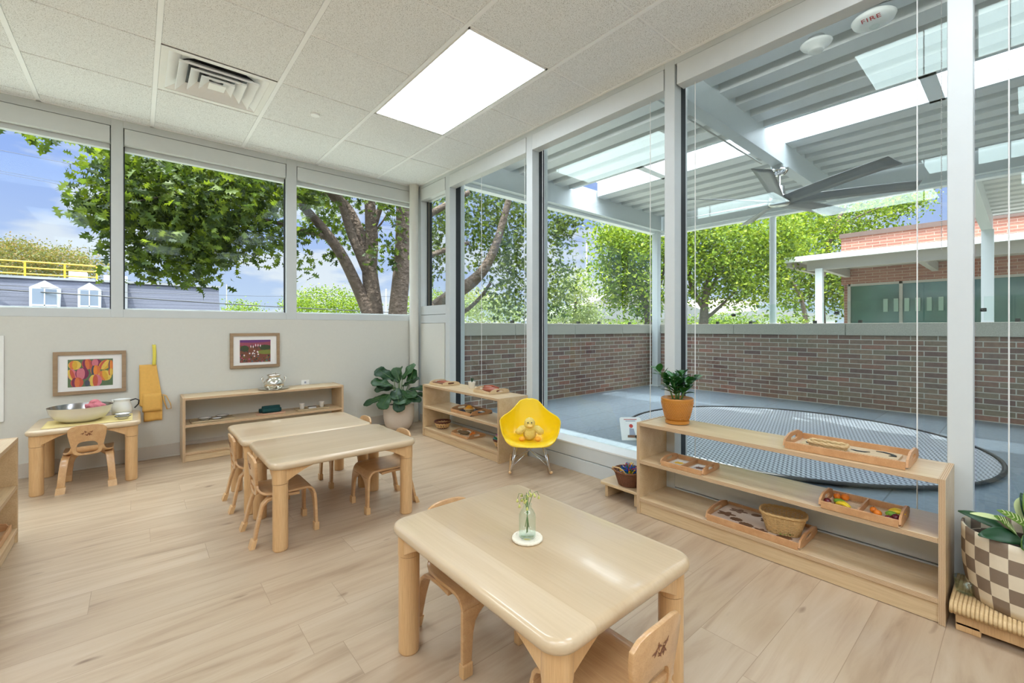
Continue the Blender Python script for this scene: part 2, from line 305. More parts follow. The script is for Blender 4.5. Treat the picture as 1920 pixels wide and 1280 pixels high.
# ------------------------------------------------------------------ mesh building
class MB:
    def __init__(s): s.bm = bmesh.new()
    def _mi(s, faces, mi):
        for f in faces: f.material_index = mi
    def box(s, a, b, mi=0, T=None):
        x0, y0, z0 = a; x1, y1, z1 = b
        vs = [s.bm.verts.new(p) for p in ((x0,y0,z0),(x1,y0,z0),(x1,y1,z0),(x0,y1,z0),(x0,y0,z1),(x1,y0,z1),(x1,y1,z1),(x0,y1,z1))]
        if T:
            for v in vs: v.co = T @ v.co
        fs = [s.bm.faces.new([vs[i] for i in q]) for q in ((3,2,1,0),(4,5,6,7),(0,1,5,4),(1,2,6,5),(2,3,7,6),(3,0,4,7))]
        s._mi(fs, mi); return s
    def tube(s, pts, rad, n=10, mi=0, cap=True, closed=False, flat=1.0):
        pts = [V(p) for p in pts]; k = len(pts)
        rs = rad if isinstance(rad, (list, tuple)) else [rad]*k
        rings = []; up = None
        for i, p in enumerate(pts):
            if closed: t = pts[(i+1) % k]-pts[i-1]
            else: t = pts[min(i+1, k-1)]-pts[max(i-1, 0)]
            if t.length < 1e-9: t = V((0,0,1))
            t.normalize()
            if up is None:
                up = V((0,0,1)) if abs(t.z) < .9 else V((1,0,0))
            a = (up - t*up.dot(t))
            if a.length < 1e-6: a = V((0,1,0))-t*t.y
            a.normalize(); up = a; b = t.cross(a)
            rings.append([s.bm.verts.new(p+(a*math.cos(2*PI*j/n)*flat+b*math.sin(2*PI*j/n))*rs[i]) for j in range(n)])
        m = k if closed else k-1
        fs = []
        for i in range(m):
            A, B = rings[i], rings[(i+1) % k]
            for j in range(n): fs.append(s.bm.faces.new((A[j], A[(j+1) % n], B[(j+1) % n], B[j])))
        if cap and not closed: fs += [s.bm.faces.new(rings[0][::-1]), s.bm.faces.new(rings[-1])]
        s._mi(fs, mi); return s
    def lathe(s, prof, c=(0,0,0), n=32, mi=0, close=True, T=None, wave=None):
        rings = []
        for (r, z) in prof:
            ring = []
            for j in range(n):
                a = 2*PI*j/n; rr = r*(1+(wave(a, z) if wave else 0))
                p = V((c[0]+rr*math.cos(a), c[1]+rr*math.sin(a), c[2]+z))
                ring.append(s.bm.verts.new(T @ p if T else p))
            rings.append(ring)
        fs = []
        for A, B in zip(rings, rings[1:]):
            for j in range(n): fs.append(s.bm.faces.new((A[j], A[(j+1) % n], B[(j+1) % n], B[j])))
        if close:
            fs += [s.bm.faces.new(rings[0][::-1]), s.bm.faces.new(rings[-1])]
        s._mi(fs, mi); return s
    def ell(s, c, r, n=14, mi=0, rot=None):
        prof = [(max(math.sin(PI*i/n), .02), -math.cos(PI*i/n)) for i in range(n+1)]
        T = Matrix.Translation(V(c)) @ (rot.to_matrix().to_4x4() if rot else Matrix()) @ Matrix.Diagonal((r[0], r[1], r[2], 1))
        return s.lathe(prof, n=max(8, int(n*1.4)), mi=mi, T=T)
    def prism(s, pts, h0, h1, plane='xy', mi=0, T=None):
        def mk(p, h):
            q = {'xy': (p[0], p[1], h), 'xz': (p[0], h, p[1]), 'yz': (h, p[0], p[1])}[plane]
            q = V(q); return T @ q if T else q
        A = [s.bm.verts.new(mk(p, h0)) for p in pts]; B = [s.bm.verts.new(mk(p, h1)) for p in pts]
        fs = [s.bm.faces.new(A[::-1]), s.bm.faces.new(B)]; k = len(pts)
        for i in range(k): fs.append(s.bm.faces.new((A[i], A[(i+1) % k], B[(i+1) % k], B[i])))
        s._mi(fs, mi); return s
    def ring_prism(s, outer, inner, h0, h1, plane='xz', mi=0, fn=None):
        def mk(p, h):
            q = V({'xy': (p[0], p[1], h), 'xz': (p[0], h, p[1]), 'yz': (h, p[0], p[1])}[plane]); return fn(q) if fn else q
        k = len(outer); fs = []
        O0 = [s.bm.verts.new(mk(p, h0)) for p in outer]; O1 = [s.bm.verts.new(mk(p, h1)) for p in outer]
        I0 = [s.bm.verts.new(mk(p, h0)) for p in inner]; I1 = [s.bm.verts.new(mk(p, h1)) for p in inner]
        for i in range(k):
            j = (i+1) % k
            fs += [s.bm.faces.new((O0[i], O0[j], I0[j], I0[i])), s.bm.faces.new((O1[i], I1[i], I1[j], O1[j])),
                   s.bm.faces.new((O0[i], O1[i], O1[j], O0[j])), s.bm.faces.new((I0[i], I0[j], I1[j], I1[i]))]
        s._mi(fs, mi); return s
    def grid(s, f, nu, nv, mi=0):
        g = [[s.bm.verts.new(f(i/nu, j/nv)) for j in range(nv+1)] for i in range(nu+1)]
        fs = [s.bm.faces.new((g[i][j], g[i+1][j], g[i+1][j+1], g[i][j+1])) for i in range(nu) for j in range(nv)]
        s._mi(fs, mi); return s
    def quad(s, pts, mi=0):
        s._mi([s.bm.faces.new([s.bm.verts.new(p) for p in pts])], mi); return s
    def obj(s, name, mats, parent=None, loc=None, rotz=None, smooth=False, bevel=0, seg=2, solid=0, sub=0, recalc=True):
        if recalc: bmesh.ops.recalc_face_normals(s.bm, faces=s.bm.faces)
        me = bpy.data.meshes.new(name); s.bm.to_mesh(me); s.bm.free()
        for m in (mats if isinstance(mats, (list, tuple)) else [mats]): me.materials.append(M[m] if isinstance(m, str) else m)
        if smooth:
            for p in me.polygons: p.use_smooth = True
        o = bpy.data.objects.new(name, me); C.objects.link(o)
        if parent: o.parent = parent
        if loc: o.location = loc
        if rotz is not None: o.rotation_euler = (0, 0, rotz)
        if solid:
            md = o.modifiers.new('s', 'SOLIDIFY'); md.thickness = solid; md.offset = 0
        if bevel:
            md = o.modifiers.new('b', 'BEVEL'); md.width = bevel; md.segments = seg; md.limit_method = 'ANGLE'; md.angle_limit = .6
        if sub:
            md = o.modifiers.new('u', 'SUBSURF'); md.levels = sub; md.render_levels = sub
        if smooth == 2:
            md = o.modifiers.new('e', 'EDGE_SPLIT'); md.split_angle = .7
        return o
def boxo(name, a, b, m, parent=None, bevel=0, **k): return MB().box(a, b).obj(name, m, parent, bevel=bevel, **k)
def tag(o, label=None, cat=None, group=None, kind=None):
    if label: o['label'] = label
    if cat: o['category'] = cat
    if group: o['group'] = group
    if kind: o['kind'] = kind
    return o
def thing(name, label, cat, loc=(0,0,0), rotz=0, group=None):
    o = bpy.data.objects.new(name, None); o.empty_display_size = .05; C.objects.link(o); o.location = loc; o.rotation_euler = (0, 0, rotz)
    return tag(o, label, cat, group)
def dup(root, loc, rotz=None, label=None, group=None):
    def cp(o, par):
        c = o.copy(); C.objects.link(c); c.parent = par
        for ch in list(kids.get(o, [])): cp(ch, c)
        return c
    kids = {}
    for x in bpy.data.objects:
        if x.parent: kids.setdefault(x.parent, []).append(x)
    r = cp(root, None); r.location = loc
    if rotz is not None: r.rotation_euler = (0, 0, rotz)
    if label: r['label'] = label
    if group: r['group'] = group
    return r
def struct(o, label=None):
    o['kind'] = 'structure'
    if label: o['label'] = label
    return o
def rrect(x0, y0, x1, y1, r, n=6):
    pts = []
    for cx, cy, a0 in ((x1-r, y1-r, 0), (x0+r, y1-r, PI/2), (x0+r, y0+r, PI), (x1-r, y0+r, 3*PI/2)):
        for i in range(n+1):
            a = a0+PI/2*i/n; pts.append((cx+r*math.cos(a), cy+r*math.sin(a)))
    return pts

XE, YN, ZC = 2.39, 4.46, 2.602           # east and north inner faces, ceiling height
XW, YS = -3.2, -4.0
# ------------------------------------------------------------------ room shell
struct(boxo('floor', (XW, YS, -.1), (XE+.12, YN+.1, 0), 'floor'), 'pale oak plank floor')
struct(boxo('wall_north', (XW, YN, -.1), (2.36, YN+.12, 1.105), 'wall'), 'cream painted wall under the high windows')
struct(boxo('wall_west', (XW-.1, YS, -.1), (XW, YN+.12, 2.8), 'wall'))
struct(boxo('wall_south', (XW-.1, YS-.1, -.1), (XE+.12, YS, 2.8), 'wall'))
mb = MB(); mb.box((XW, YN-.012, 0), (2.25, YN, .10)); mb.box((XW, YN-.02, 0), (2.25, YN-.012, .012))
struct(mb.obj('baseboard_north', 'base', bevel=.002), 'beige vinyl baseboard')
# lower east wall panel beside the corner
mb = MB(); mb.box((XE-.002, 3.87, 0), (XE+.1, 4.36, 1.075)); struct(mb.obj('wall_east', 'wall', bevel=.002), 'white panel below the narrow corner window')
mb = MB(); mb.box((XE-.01, 3.86, 0), (XE, 4.36, .08)); struct(mb.obj('baseboard_east', 'base'))
# ceiling: tiles, tees
S = .6096; X0, Y0 = .088, 4.33
struct(boxo('ceiling', (XW, YS, ZC+.03), (XE+.12, YN+.12, ZC+.13), 'white'), 'suspended ceiling')
holes = {}
def hole(c, r): holes[(c, r)] = 1
light_cells = [(2, 2), (2, 6), (-2, 2), (-2, 6), (2, 10), (-2, 10), (-4, 4), (0, 7), (0, 10), (-4, 7), (-4, 10)]  # cells at the end are unseen panels added to brighten the room by floor bounce
for c, r in light_cells: hole(c, r); hole(c, r+1)
hole(0, 1)
mb = MB()
cols = range(-6, 4); rows = range(-1, 14)
for c in cols:
    for r in rows:
        if (c, r) in holes: continue
        x0 = X0+c*S+.012; x1 = X0+(c+1)*S-.012; y1 = Y0-r*S-.006; y0 = Y0-(r+1)*S+.006
        x1 = min(x1, XE-.004); x0 = max(x0, XW); y1 = min(y1, YN-.004); y0 = max(y0, YS)
        if x1-x0 < .02 or y1-y0 < .02: continue
        mb.box((x0, y0, ZC-.001), (x1, y1, ZC+.02))
struct(mb.obj('ceiling_tiles', 'tile', bevel=.003, seg=1), 'speckled white acoustic ceiling tiles')['kind'] = 'structure'
bpy.data.objects['ceiling_tiles'].name = 'ceiling.001'
mb = MB()
for c in range(-5, 4):
    x = X0+c*S; mb.box((x-.012, YS, ZC-.004), (x+.012, YN-.004, ZC+.004))
for r in range(0, 14):
    y = Y0-r*S; mb.box((XW, y-.012, ZC+.004), (XE-.004, y+.012, ZC+.010))
mb.box((XW, YN-.02, ZC-.004), (XE, YN, ZC+.004)); mb.box((XE-.02, YS, ZC-.004), (XE, YN, ZC+.004))
struct(mb.obj('ceiling', 'tee'), 'white ceiling grid tees')

# ceiling lights
def ceiling_light(c, r, label):
    x0 = X0+c*S+.014; x1 = X0+(c+1)*S-.014; y1 = Y0-r*S-.008; y0 = Y0-(r+2)*S+.008
    t = thing('ceiling_light', label, 'ceiling light', ((x0+x1)/2, (y0+y1)/2, ZC), 0)
    w, h = (x1-x0)/2, (y1-y0)/2
    m = MB()
    for a, b in (((-w, -h), (w, -h+.012)), ((-w, h-.012), (w, h)), ((-w, -h), (-w+.012, h)), ((w-.012, -h), (w, h))):
        m.box((a[0], a[1], -.003), (b[0], b[1], .02))
    m.obj('frame', 'white', t)
    m = MB(); m.box((-w+.012, -h+.012, .0), (w-.012, h-.012, .006)); m.obj('diffuser', 'emit', t)
    return t
names = ['glowing white flat ceiling light panel beyond the vent, above the tables', 'flat ceiling light panel above the camera by the window wall']
for i, (c, r) in enumerate(light_cells):
    o_ = ceiling_light(c, r, names[i] if i < 2 else 'flat ceiling light panel out of view behind the camera')
    if i > 1: o_['group'] = 'ceiling light panels outside the photo'

# ceiling air vent
vx, vy = X0+.5*S, Y0-1.5*S
t = thing('ceiling_vent', 'square white four-way ceiling air vent with stepped louvres', 'vent', (vx, vy, ZC))
h = S/2-.013
m = MB()
m.ring_prism([(-h,-h),(h,-h),(h,h),(-h,h)], [(-h+.035,-h+.035),(h-.035,-h+.035),(h-.035,h-.035),(-h+.035,h-.035)], -.003, .006, 'xy'); m.obj('frame', 'white', t)
m = MB(); qa, qb = h-.035, .175
m.ring_prism([(-qa,-qa),(qa,-qa),(qa,qa),(-qa,qa)], [(-qa+.001,-qa+.001),(qa-.001,-qa+.001),(qa-.001,qa-.001),(-qa+.001,qa-.001)], 0, .006, 'xy')
A = [(-qa,-qa,0),(qa,-qa,0),(qa,qa,0),(-qa,qa,0)]; B = [(qb*math.cos(PI*(5+2*i)/4)*1.15,qb*math.sin(PI*(5+2*i)/4)*1.15,.055) for i in range(4)]
for i in range(4): m.quad([A[i], A[(i+1) % 4], B[(i+1) % 4], B[i]])
m.obj('outer_pan', 'tee', t, solid=.002)
for k, q in enumerate((.205, .145, .088)):
    m = MB(); q2 = q-.05
    zo = -.018
    A = [(-q,-q,zo),(q,-q,zo),(q,q,zo),(-q,q,zo)]; B = [(-q2,-q2,.03),(q2,-q2,.03),(q2,q2,.03),(-q2,q2,.03)]
    for i in range(4):
        j = (i+1) % 4; m.quad([A[i], A[j], B[j], B[i]])
        e = [V(A[i])+V((0,0,.012)), V(A[j])+V((0,0,.012))]; m.quad([A[i], A[j], e[1], e[0]])
    m.obj('louvre', 'tee', t, solid=.002)
m = MB(); m.quad([(-.045,-.045,-.018),(.045,-.045,-.018),(.045,.045,-.018),(-.045,.045,-.018)]); m.obj('centre_plate', 'white', t, solid=.002)
m = MB(); m.lathe([(.03, .0), (.235, .001), (.19, .028)], n=32, close=False); m.obj('throat', 'black', t, recalc=False)
bpy.data.objects['throat'].location.z = .028
MB().ring_prism([(-h,-h),(h,-h),(h,h),(-h,h)], [(-h+.002,-h+.002),(h-.002,-h+.002),(h-.002,h-.002),(-h+.002,h-.002)], .0, .06, 'xy').obj('side_wall', 'white', t)
tag(MB().lathe([(.03, 0), (.032, .004), (.032, .01)], n=32).obj('sprinkler_cover', 'tee', None, (1.0, 3.414, ZC-.011), smooth=2), 'small round white sprinkler cover plate on the ceiling', 'sprinkler cover')

# ------------------------------------------------------------------ north windows
mull = [(-.15, -.081), (1.052, 1.14)]
cur = -.15
while cur > XW:
    cur -= 1.21; mull.insert(0, (cur, cur+.069))
for i, (a, b) in enumerate(mull):
    if b < XW: continue
    struct(boxo('trim_%d' % (i+1), (max(a, XW), YN-.004, 1.105), (b, YN+.10, ZC), 'frame', bevel=.002), 'grey window mullion')
edges = [b for a, b in mull if b > XW]; starts = [XW]+edges; ends = [a for a, b in mull if b > XW]+[2.37]
wn = 0
starts = [s for s in starts]
for k, (a, b) in enumerate(zip(starts, ends)):
    if b-a < .1: continue
    wn += 1
    w = struct(bpy.data.objects.new('window_%d' % wn, None)); C.objects.link(w); w.location = ((a+b)/2, YN, 1.105)
    hw = (b-a)/2
    m = MB(); m.box((-hw, -.002, 0), (hw, .10, .062)); m.box((-hw, .05, .062), (hw, .1, .072)); m.box((-hw, -.002, 1.44), (hw, .1, 1.497))
    m.box((-hw, .05, 1.28), (hw, .10, 1.44)); m.obj('window_frame', 'frame', w, bevel=.0015)
    m = MB(); m.box((-hw, .04, .062), (-hw+.008, .07, 1.31)); m.box((hw-.008, .04, .062), (hw, .07, 1.31)); m.obj('gasket', 'gasket', w)
    MB().box((-hw, .06, .06), (hw, .064, 1.4)).obj('pane', 'glassn', w)
    s_ = tag(boxo('window_shade', (a+.006, YN-.002, 2.42), (b-.006, YN+.045, 2.541), 'framew', bevel=.002),
        ['roller shade box above the leftmost high window', 'roller shade box above the middle high window', 'roller shade box above the high window with the tree trunks'][max(0, min(2, k-(len(starts)-3)))], 'roller shade')
    if b < -1: s_['label'] = 'roller shade box beyond the left edge of the photo'; s_['group'] = 'roller shade boxes beyond the left edge'
# corner pipe column
struct(MB().lathe([(.05, 0), (.05, ZC-.002)], (2.325, 4.395, 0), 40).obj('column', 'wall', smooth=2), 'round white column in the corner')

# ------------------------------------------------------------------ east windows
XG = XE+.14
em = [(3.77, 3.85), (2.556, 2.625), (1.339, 1.404), (.133, .203), (-1.09, -1.02), (-2.31, -2.24), (-3.52, -3.45)]
for i, (a, b) in enumerate(em):
    struct(boxo('trim_%d' % (i+11), (XE, a, .0), (XE+.075, b, ZC), 'frame', bevel=.0025), 'grey window mullion')
    struct(boxo('trim_%d' % (i+21), (XE+.075, a+.004, .0), (XE+.135, b-.004, ZC+.05), 'gasket'), 'black window gasket')
    struct(boxo('trim_%d' % (i+31), (XE+.143, a+.028, .0), (XE+.2, b-.028, ZC+.05), 'frame'), 'outer window mullion')
struct(boxo('trim_10', (XE, 4.36, 0), (XE+.12, YN+.1, ZC), 'frame', bevel=.002), 'window frame at the corner')
lab = ['tall window bay left of the middle, beside the corner', 'tall window bay behind the yellow chair', 'wide window bay behind the potted plant and trays', 'window bay at the right edge', 'window bay', 'window bay', 'window bay']
prev = em[0][0]
bays = [(b2, a1) for (a1, b1), (a2, b2) in zip(em, em[1:])]+[(YS, em[-1][0])]
for k, (a, b) in enumerate(bays):
    w = struct(bpy.data.objects.new('window_%d' % (10+k), None)); C.objects.link(w); w.location = (XE, (a+b)/2, 0)
    h = (b-a)/2
    m = MB(); m.box((0, -h, 0), (.10, h, .094)); m.box((.002, -h, .099), (.10, h, .190)); m.obj('window_frame', 'frame', w, bevel=.0015); MB().box((-.001, -h, .19), (.16, h, .2005)).obj('window_sill', 'white', w, bevel=.001)  # ledge is whiter than the frame: daylight falling on it is put into its paint
    MB().box((.02, -h, .09), (.1, h, .10)).obj('shadow_gap', 'gasket', w)
    m = MB(); m.box((0, -h, 2.565), (.12, h, ZC)); m.box((.075, -h, 2.52), (.16, h, 2.6)); m.obj('head_frame', 'frame', w, bevel=.0015)
    m = MB(); m.box((.12, -h, 2.508), (.16, h, 2.522)); m.obj('gasket', 'gasket', w)
    MB().box((.138, -h, .195), (.142, h, 2.55)).obj('pane', 'glass', w)
# roller shades with cords
def shade(a, b, label, cords, chain=None, inset=.0):
    t = thing('window_shade', label, 'roller shade', (XE, (a+b)/2, 2.44)); h = (b-a)/2
    boxo('cassette', (-.004+0, -h+.004, .0), (.074, h-.004-inset, .122), 'framew', t, bevel=.002)
    for y in cords:
        MB().tube([(.05, y-(a+b)/2, .0), (.05, y-(a+b)/2, -2.238)], .0022, 8).obj('guide_cord', 'white', t)
    if chain is not None:
        m = MB(); y = chain-(a+b)/2
        for i in range(170):
            m.ell((.035, y, -.004-i*.0065), (.0022, .0022, .0022), 4)
        m.obj('bead_chain', 'satin', t, smooth=True)
shade(2.625, 3.77, 'raised roller shade box over the window bay next to the corner', [2.70, 3.30])
shade(1.404, 2.556, 'raised roller shade box over the window behind the yellow chair', [1.53, 2.49])
shade(.203, 1.339, 'raised roller shade with a dark bead chain over the wide window', [1.24, .295], .222, .012)
shade(-1.02, .133, 'raised roller shade box over the window at the right edge', [.045, -.95], -.9)
shade(-2.24, -1.09, 'roller shade box over a window outside the photo', [-2.2])
# narrow window beside the corner
w = struct(bpy.data.objects.new('window_9', None)); C.objects.link(w); w.location = (XE, 4.105, 1.08); h = .255
m = MB(); m.box((0, -h, 0), (.1, h, .085)); m.box((.0, -h, .09), (.1, h, .185)); m.box((0, -h, 1.485), (.12, h, ZC-1.08)); m.box((.06, -h, 1.35), (.12, h, 1.5)); m.obj('window_frame', 'frame', w, bevel=.0015)
m = MB(); m.box((.075, h-.02, .185), (.13, h, 1.38)); m.box((.075, -h, .185), (.13, -h+.012, 1.38)); m.obj('gasket', 'gasket', w)
MB().box((.1, -h, .18), (.104, h, 1.4)).obj('pane', 'glass', w)
tag(boxo('window_shade', (XE-.004, 3.856, 2.43), (XE+.07, 4.352, 2.56), 'framew', bevel=.002), 'short roller shade box over the narrow corner window', 'roller shade')
tag(MB().tube([(XE+.05, 4.27, 2.43), (XE+.05, 4.27, 1.27)], .0016, 6).obj('shade_cord', 'tan'), 'thin tan shade cord in the narrow corner window', 'cord')

# ------------------------------------------------------------------ tables
def make_table(label, w, d, h=.41, mt='maple'):
    t = thing('childrens_table', label, 'table')
    m = MB(); m.prism(rrect(-w/2, -d/2, w/2, d/2, .055, 7), h-.034, h, 'xy'); m.obj('tabletop', mt, t, smooth=2, bevel=.0155, seg=5)
    for sx in (-1, 1):
        for sy in (-1, 1):
            x, y = sx*(w/2-.05), sy*(d/2-.05)
            l = MB(); l.tube([(x, y, .0), (x, y, .006)], [.030, .033], 24); l.tube([(x, y, .006), (x, y, h-.103)], .033, 24)
            lo = l.obj('leg', 'leg', t, smooth=2)
            MB().tube([(x, y, h-.101), (x, y, h-.034)], .0345, 24).obj('leg_collar', 'leg', lo, smooth=2)
            for ax in (0, 1):
                L = .15; pr = [(0, h-.034), (L, h-.034)]+[(L*(1-i/8)+.012*(i/8), h-.036-.062*(1-math.cos(PI/2*i/8))**.8) for i in range(1, 9)]+[(0, h-.1)]
                sg = -sx if ax == 0 else -sy
                if ax == 0: q = [(x+sg*p[0], p[1]) for p in pr]; b = MB().prism(q, y+sy*.012-.016, y+sy*.012+.016, 'xz')
                else: q = [(y+sg*p[0], p[1]) for p in pr]; b = MB().prism(q, x+sx*.012-.016, x+sx*.012+.016, 'yz')
                b.obj('bracket', 'leg', t, bevel=.004)
    return t
t1 = make_table('low maple table with rounded corners in the foreground, holding the bottle vase', .545, .75); t1.location = (.882, .955, 0)
t2 = make_table('near one of the two low maple tables pushed together, with chairs at both ends', .735, .545, mt='mapley'); t2.location = (.822, 2.468, 0)
t3 = dup(t2, (.797, 3.02, 0), 0, 'far one of the two low maple tables pushed together, nearer the long shelf')
t4 = make_table('low maple table against the wall holding the big white bowl', .54, .55, .40, 'mapley'); t4.location = (-.25, 4.165, 0)

# ------------------------------------------------------------------ chairs (front = +Y)
def make_chair(label):
    t = thing('childrens_chair', label, 'chair', group='bentwood children\'s chairs')
    # seat: a bent plywood sheet with a rolled front and a curved-up back
    path = [(-.118, .272), (-.117, .255), (-.108, .240), (-.092, .231), (-.06, .228), (0, .226), (.07, .228), (.1, .227), (.117, .219), (.127, .205), (.132, .188)]
    def wid(i): return [.078, .082, .09, .105, .117, .12, .12, .12, .119, .118, .117][i]
    m = MB()
    def sf(u, v):
        i = round(v*10); y, z = path[i]; x = (u*2-1)*wid(i); return V((x, y, z-.004*(1-abs(u*2-1)**2)*(1 if 3 < i < 8 else 0)))
    m.grid(sf, 8, 10); m.obj('seat', 'chair', t, smooth=True, solid=.011, bevel=.002)
    # front legs: continue the seat sheet down, parted by an arch
    for sx in (-1, 1):
        m = MB(); zs = [.189, .178, .166, .150, .12, .07, .03]; xi = [.006, .038, .058, .073, .082, .087, .09]
        def lf(u, v, zs=zs, xi=xi, sx=sx):
            k = v*6; i = min(5, int(k)); f = k-i; z = zs[i]*(1-f)+zs[i+1]*f; a = xi[i]*(1-f)+xi[i+1]*f; b = .117+.006*v
            return V((sx*(a+(b-a)*u), .132+.008*v, z))
        m.grid(lf, 3, 6); l = m.obj('leg', 'chair', t, smooth=True, solid=.013, bevel=.002)
        MB().box((sx*.107-.018, .128, 0), (sx*.107+.018, .152, .04)).obj('foot_cap', 'leg', l, bevel=.003)
        # rear legs: bent straps running under the seat and down to the back
        pts = [(.098, .06, .208), (.098, .0, .212), (.099, -.05, .211), (.102, -.082, .203), (.106, -.102, .185), (.113, -.120, .12), (.119, -.138, .035)]
        m = MB()
        def rl_(u, v, sx=sx, pts=pts):
            k = v*12; i = min(5, int(k/2)); f = k/2-i; p = [a_*(1-f)+b_*f for a_, b_ in zip(pts[i], pts[i+1])]
            w_ = .021-.003*v; return V((sx*(p[0]+(u*2-1)*w_), p[1], p[2]))
        m.grid(rl_, 3, 12); l = m.obj('leg', 'chair', t, smooth=True, solid=.013, bevel=.002)
        m = MB(); A_ = [(sx*.118-.022, -.128, .042), (sx*.118+.022, -.128, .042), (sx*.118+.022, -.150, .036), (sx*.118-.022, -.150, .036)]; B_ = [(a_[0]+sx*.003, a_[1]-.012, 0) for a_ in A_]
        m.quad(A_); m.quad(B_); [m.quad([A_[i], A_[(i+1) % 4], B_[(i+1) % 4], B_[i]]) for i in range(4)]
        m.obj('foot_cap', 'leg', l)
    # backrest: a curved panel with an arched hand hole
    n = 40; outer = []; inner = []
    for i in range(n):
        a = 2*PI*i/n-PI/2; ca, sa = math.cos(a), math.sin(a)
        # outline from the hole centre (0,.262): bottom .216, top .412
        zc = .258; best = None
        for k in range(1, 400):
            r = k*.0006; x, z = r*ca, zc+r*sa
            hwd = .066+.028*max(0, min(1, (z-.225)/.14))
            ok = z > .206
            if z > .375: ok = ok and (abs(x)/hwd)**3+((z-.375)/.037)**2 < 1
            elif z < .236: ok = ok and (abs(x)/hwd)**4+((.236-z)/.02)**2 < 1
            else: ok = ok and abs(x) < hwd
            if not ok: break
            best = (x, z)
        outer.append(best)
        hz = .046 if sa > 0 else .030
        inner.append((.050*math.copysign(abs(ca)**.6, ca), zc+hz*math.copysign(abs(sa)**.75, sa)))
    def bend(q): return V((q.x, q.y-.118-(q.z-.22)*.10-.10*(q.x**2)/.1*0+.9*(q.x**2), q.z))
    m = MB(); m.ring_prism(outer, inner, -.007, .005, 'xz', fn=bend); bk = m.obj('backrest', 'chair', t, smooth=2, bevel=.0025)
    # dark leaf mark on the back
    m = MB()
    for (dx, dz, a) in ((-.021, .357, .6), (-.008, .366, 2.2), (.006, .353, 1.2), (.019, .364, .4), (-.002, .346, 2.8), (.014, .348, 1.9)):
        for s2 in (-1, 1):
            l = .0105; cx, cz = dx+s2*.002, dz; ca, sa = math.cos(a+s2*.5), math.sin(a+s2*.5)
            pts = [(-l, 0), (0, .0028), (l, 0), (0, -.0028)]
            m.quad([bend(V((cx+p[0]*ca-p[1]*sa, -.0078, cz+p[0]*sa+p[1]*ca))) for p in pts])
    m.obj('leaf_mark', 'brown', bk, solid=.0006)
    return t
ch = make_chair('near chair at the left end of the joined tables, pushed under the near table')
ch.location = (.555, 2.465, 0); ch.rotation_euler = (0, 0, -PI/2)
dup(ch, (.545, 2.99, 0), -PI/2, 'far chair at the left end of the joined tables, seen from behind its backrest')
dup(ch, (1.105, 2.468, 0), PI/2, 'near chair at the right end of the joined tables, seat edge facing left')
dup(ch, (1.085, 3.0, 0), PI/2, 'far chair at the right end of the joined tables, mostly hidden under them')
dup(ch, (.845, 1.215, 0), PI, 'chair tucked under the far side of the foreground table, legs showing under the left edge')
dup(ch, (.832, .635, 0), 0, 'chair at the near side of the foreground table, cut off at the bottom')
dup(ch, (-.242, 4.02, 0), 0, 'chair with a leaf mark on its back, at the table with the white bowl')

# ------------------------------------------------------------------ shelves
def make_shelf(label, L, D, H, levels, along='y', th=.018):
    """open low shelf unit; length L along local X, open front at -Y, back at +Y"""
    t = thing('low_shelf_unit', label, 'shelf')
    for x in (0, L-th):
        s_ = MB(); s_.box((x, 0, 0), (x+th, D, H)); pa = s_.obj('side_panel', 'birch', t, bevel=.001)
        MB().box((x+.0005, -.0012, .001), (x+th-.0005, .0002, H-.001)).obj('panel_edge', 'ply_x', pa)
        MB().box((x+.0005, .0, H-.0002), (x+th-.0005, D, H+.0008)).obj('panel_edge', 'ply_x', pa)
    for i, z in enumerate(levels):
        top = i == 0
        b = boxo('top_board' if top else 'shelf_board', (th, 0, z-.018), (L-th, D, z), 'birch', t, bevel=.001)
        MB().box((th+.001, -.001, z-.0175), (L-th-.001, .0003, z-.0005)).obj('board_edge', 'ply_z', b)
    boxo('kickboard', (th, .008, 0.002), (L-th, .022, levels[-1]-.018), 'birch', t, bevel=.001)
    return t
sh = make_shelf('long birch shelf unit before the wide window, holding trays and the orange pot', 1.225, .28, .503, [.503, .297, .088])
sh.location = (2.11, 1.408, 0); sh.rotation_euler = (0, 0, -PI/2)
sh2 = make_shelf('birch shelf unit under the corner windows, behind the yellow chair', 1.165, .295, .488, [.488, .287, .082])
sh2.location = (2.078, 3.755, 0); sh2.rotation_euler = (0, 0, -PI/2)
sh3 = make_shelf('birch shelf unit against the cream wall holding the silver drink urn', 1.212, .28, .49, [.49, .282, .072])
sh3.location = (.262, 4.165, 0); sh3.rotation_euler = (0, 0, 0)
# facing east, at the left edge: the front faces +X
sh4 = make_shelf('birch shelf unit cut off at the left edge of the photo', 1.22, .30, .50, [.50, .275, .07])
sh4.location = (-.437, 1.93, 0); sh4.rotation_euler = (0, 0, PI/2)

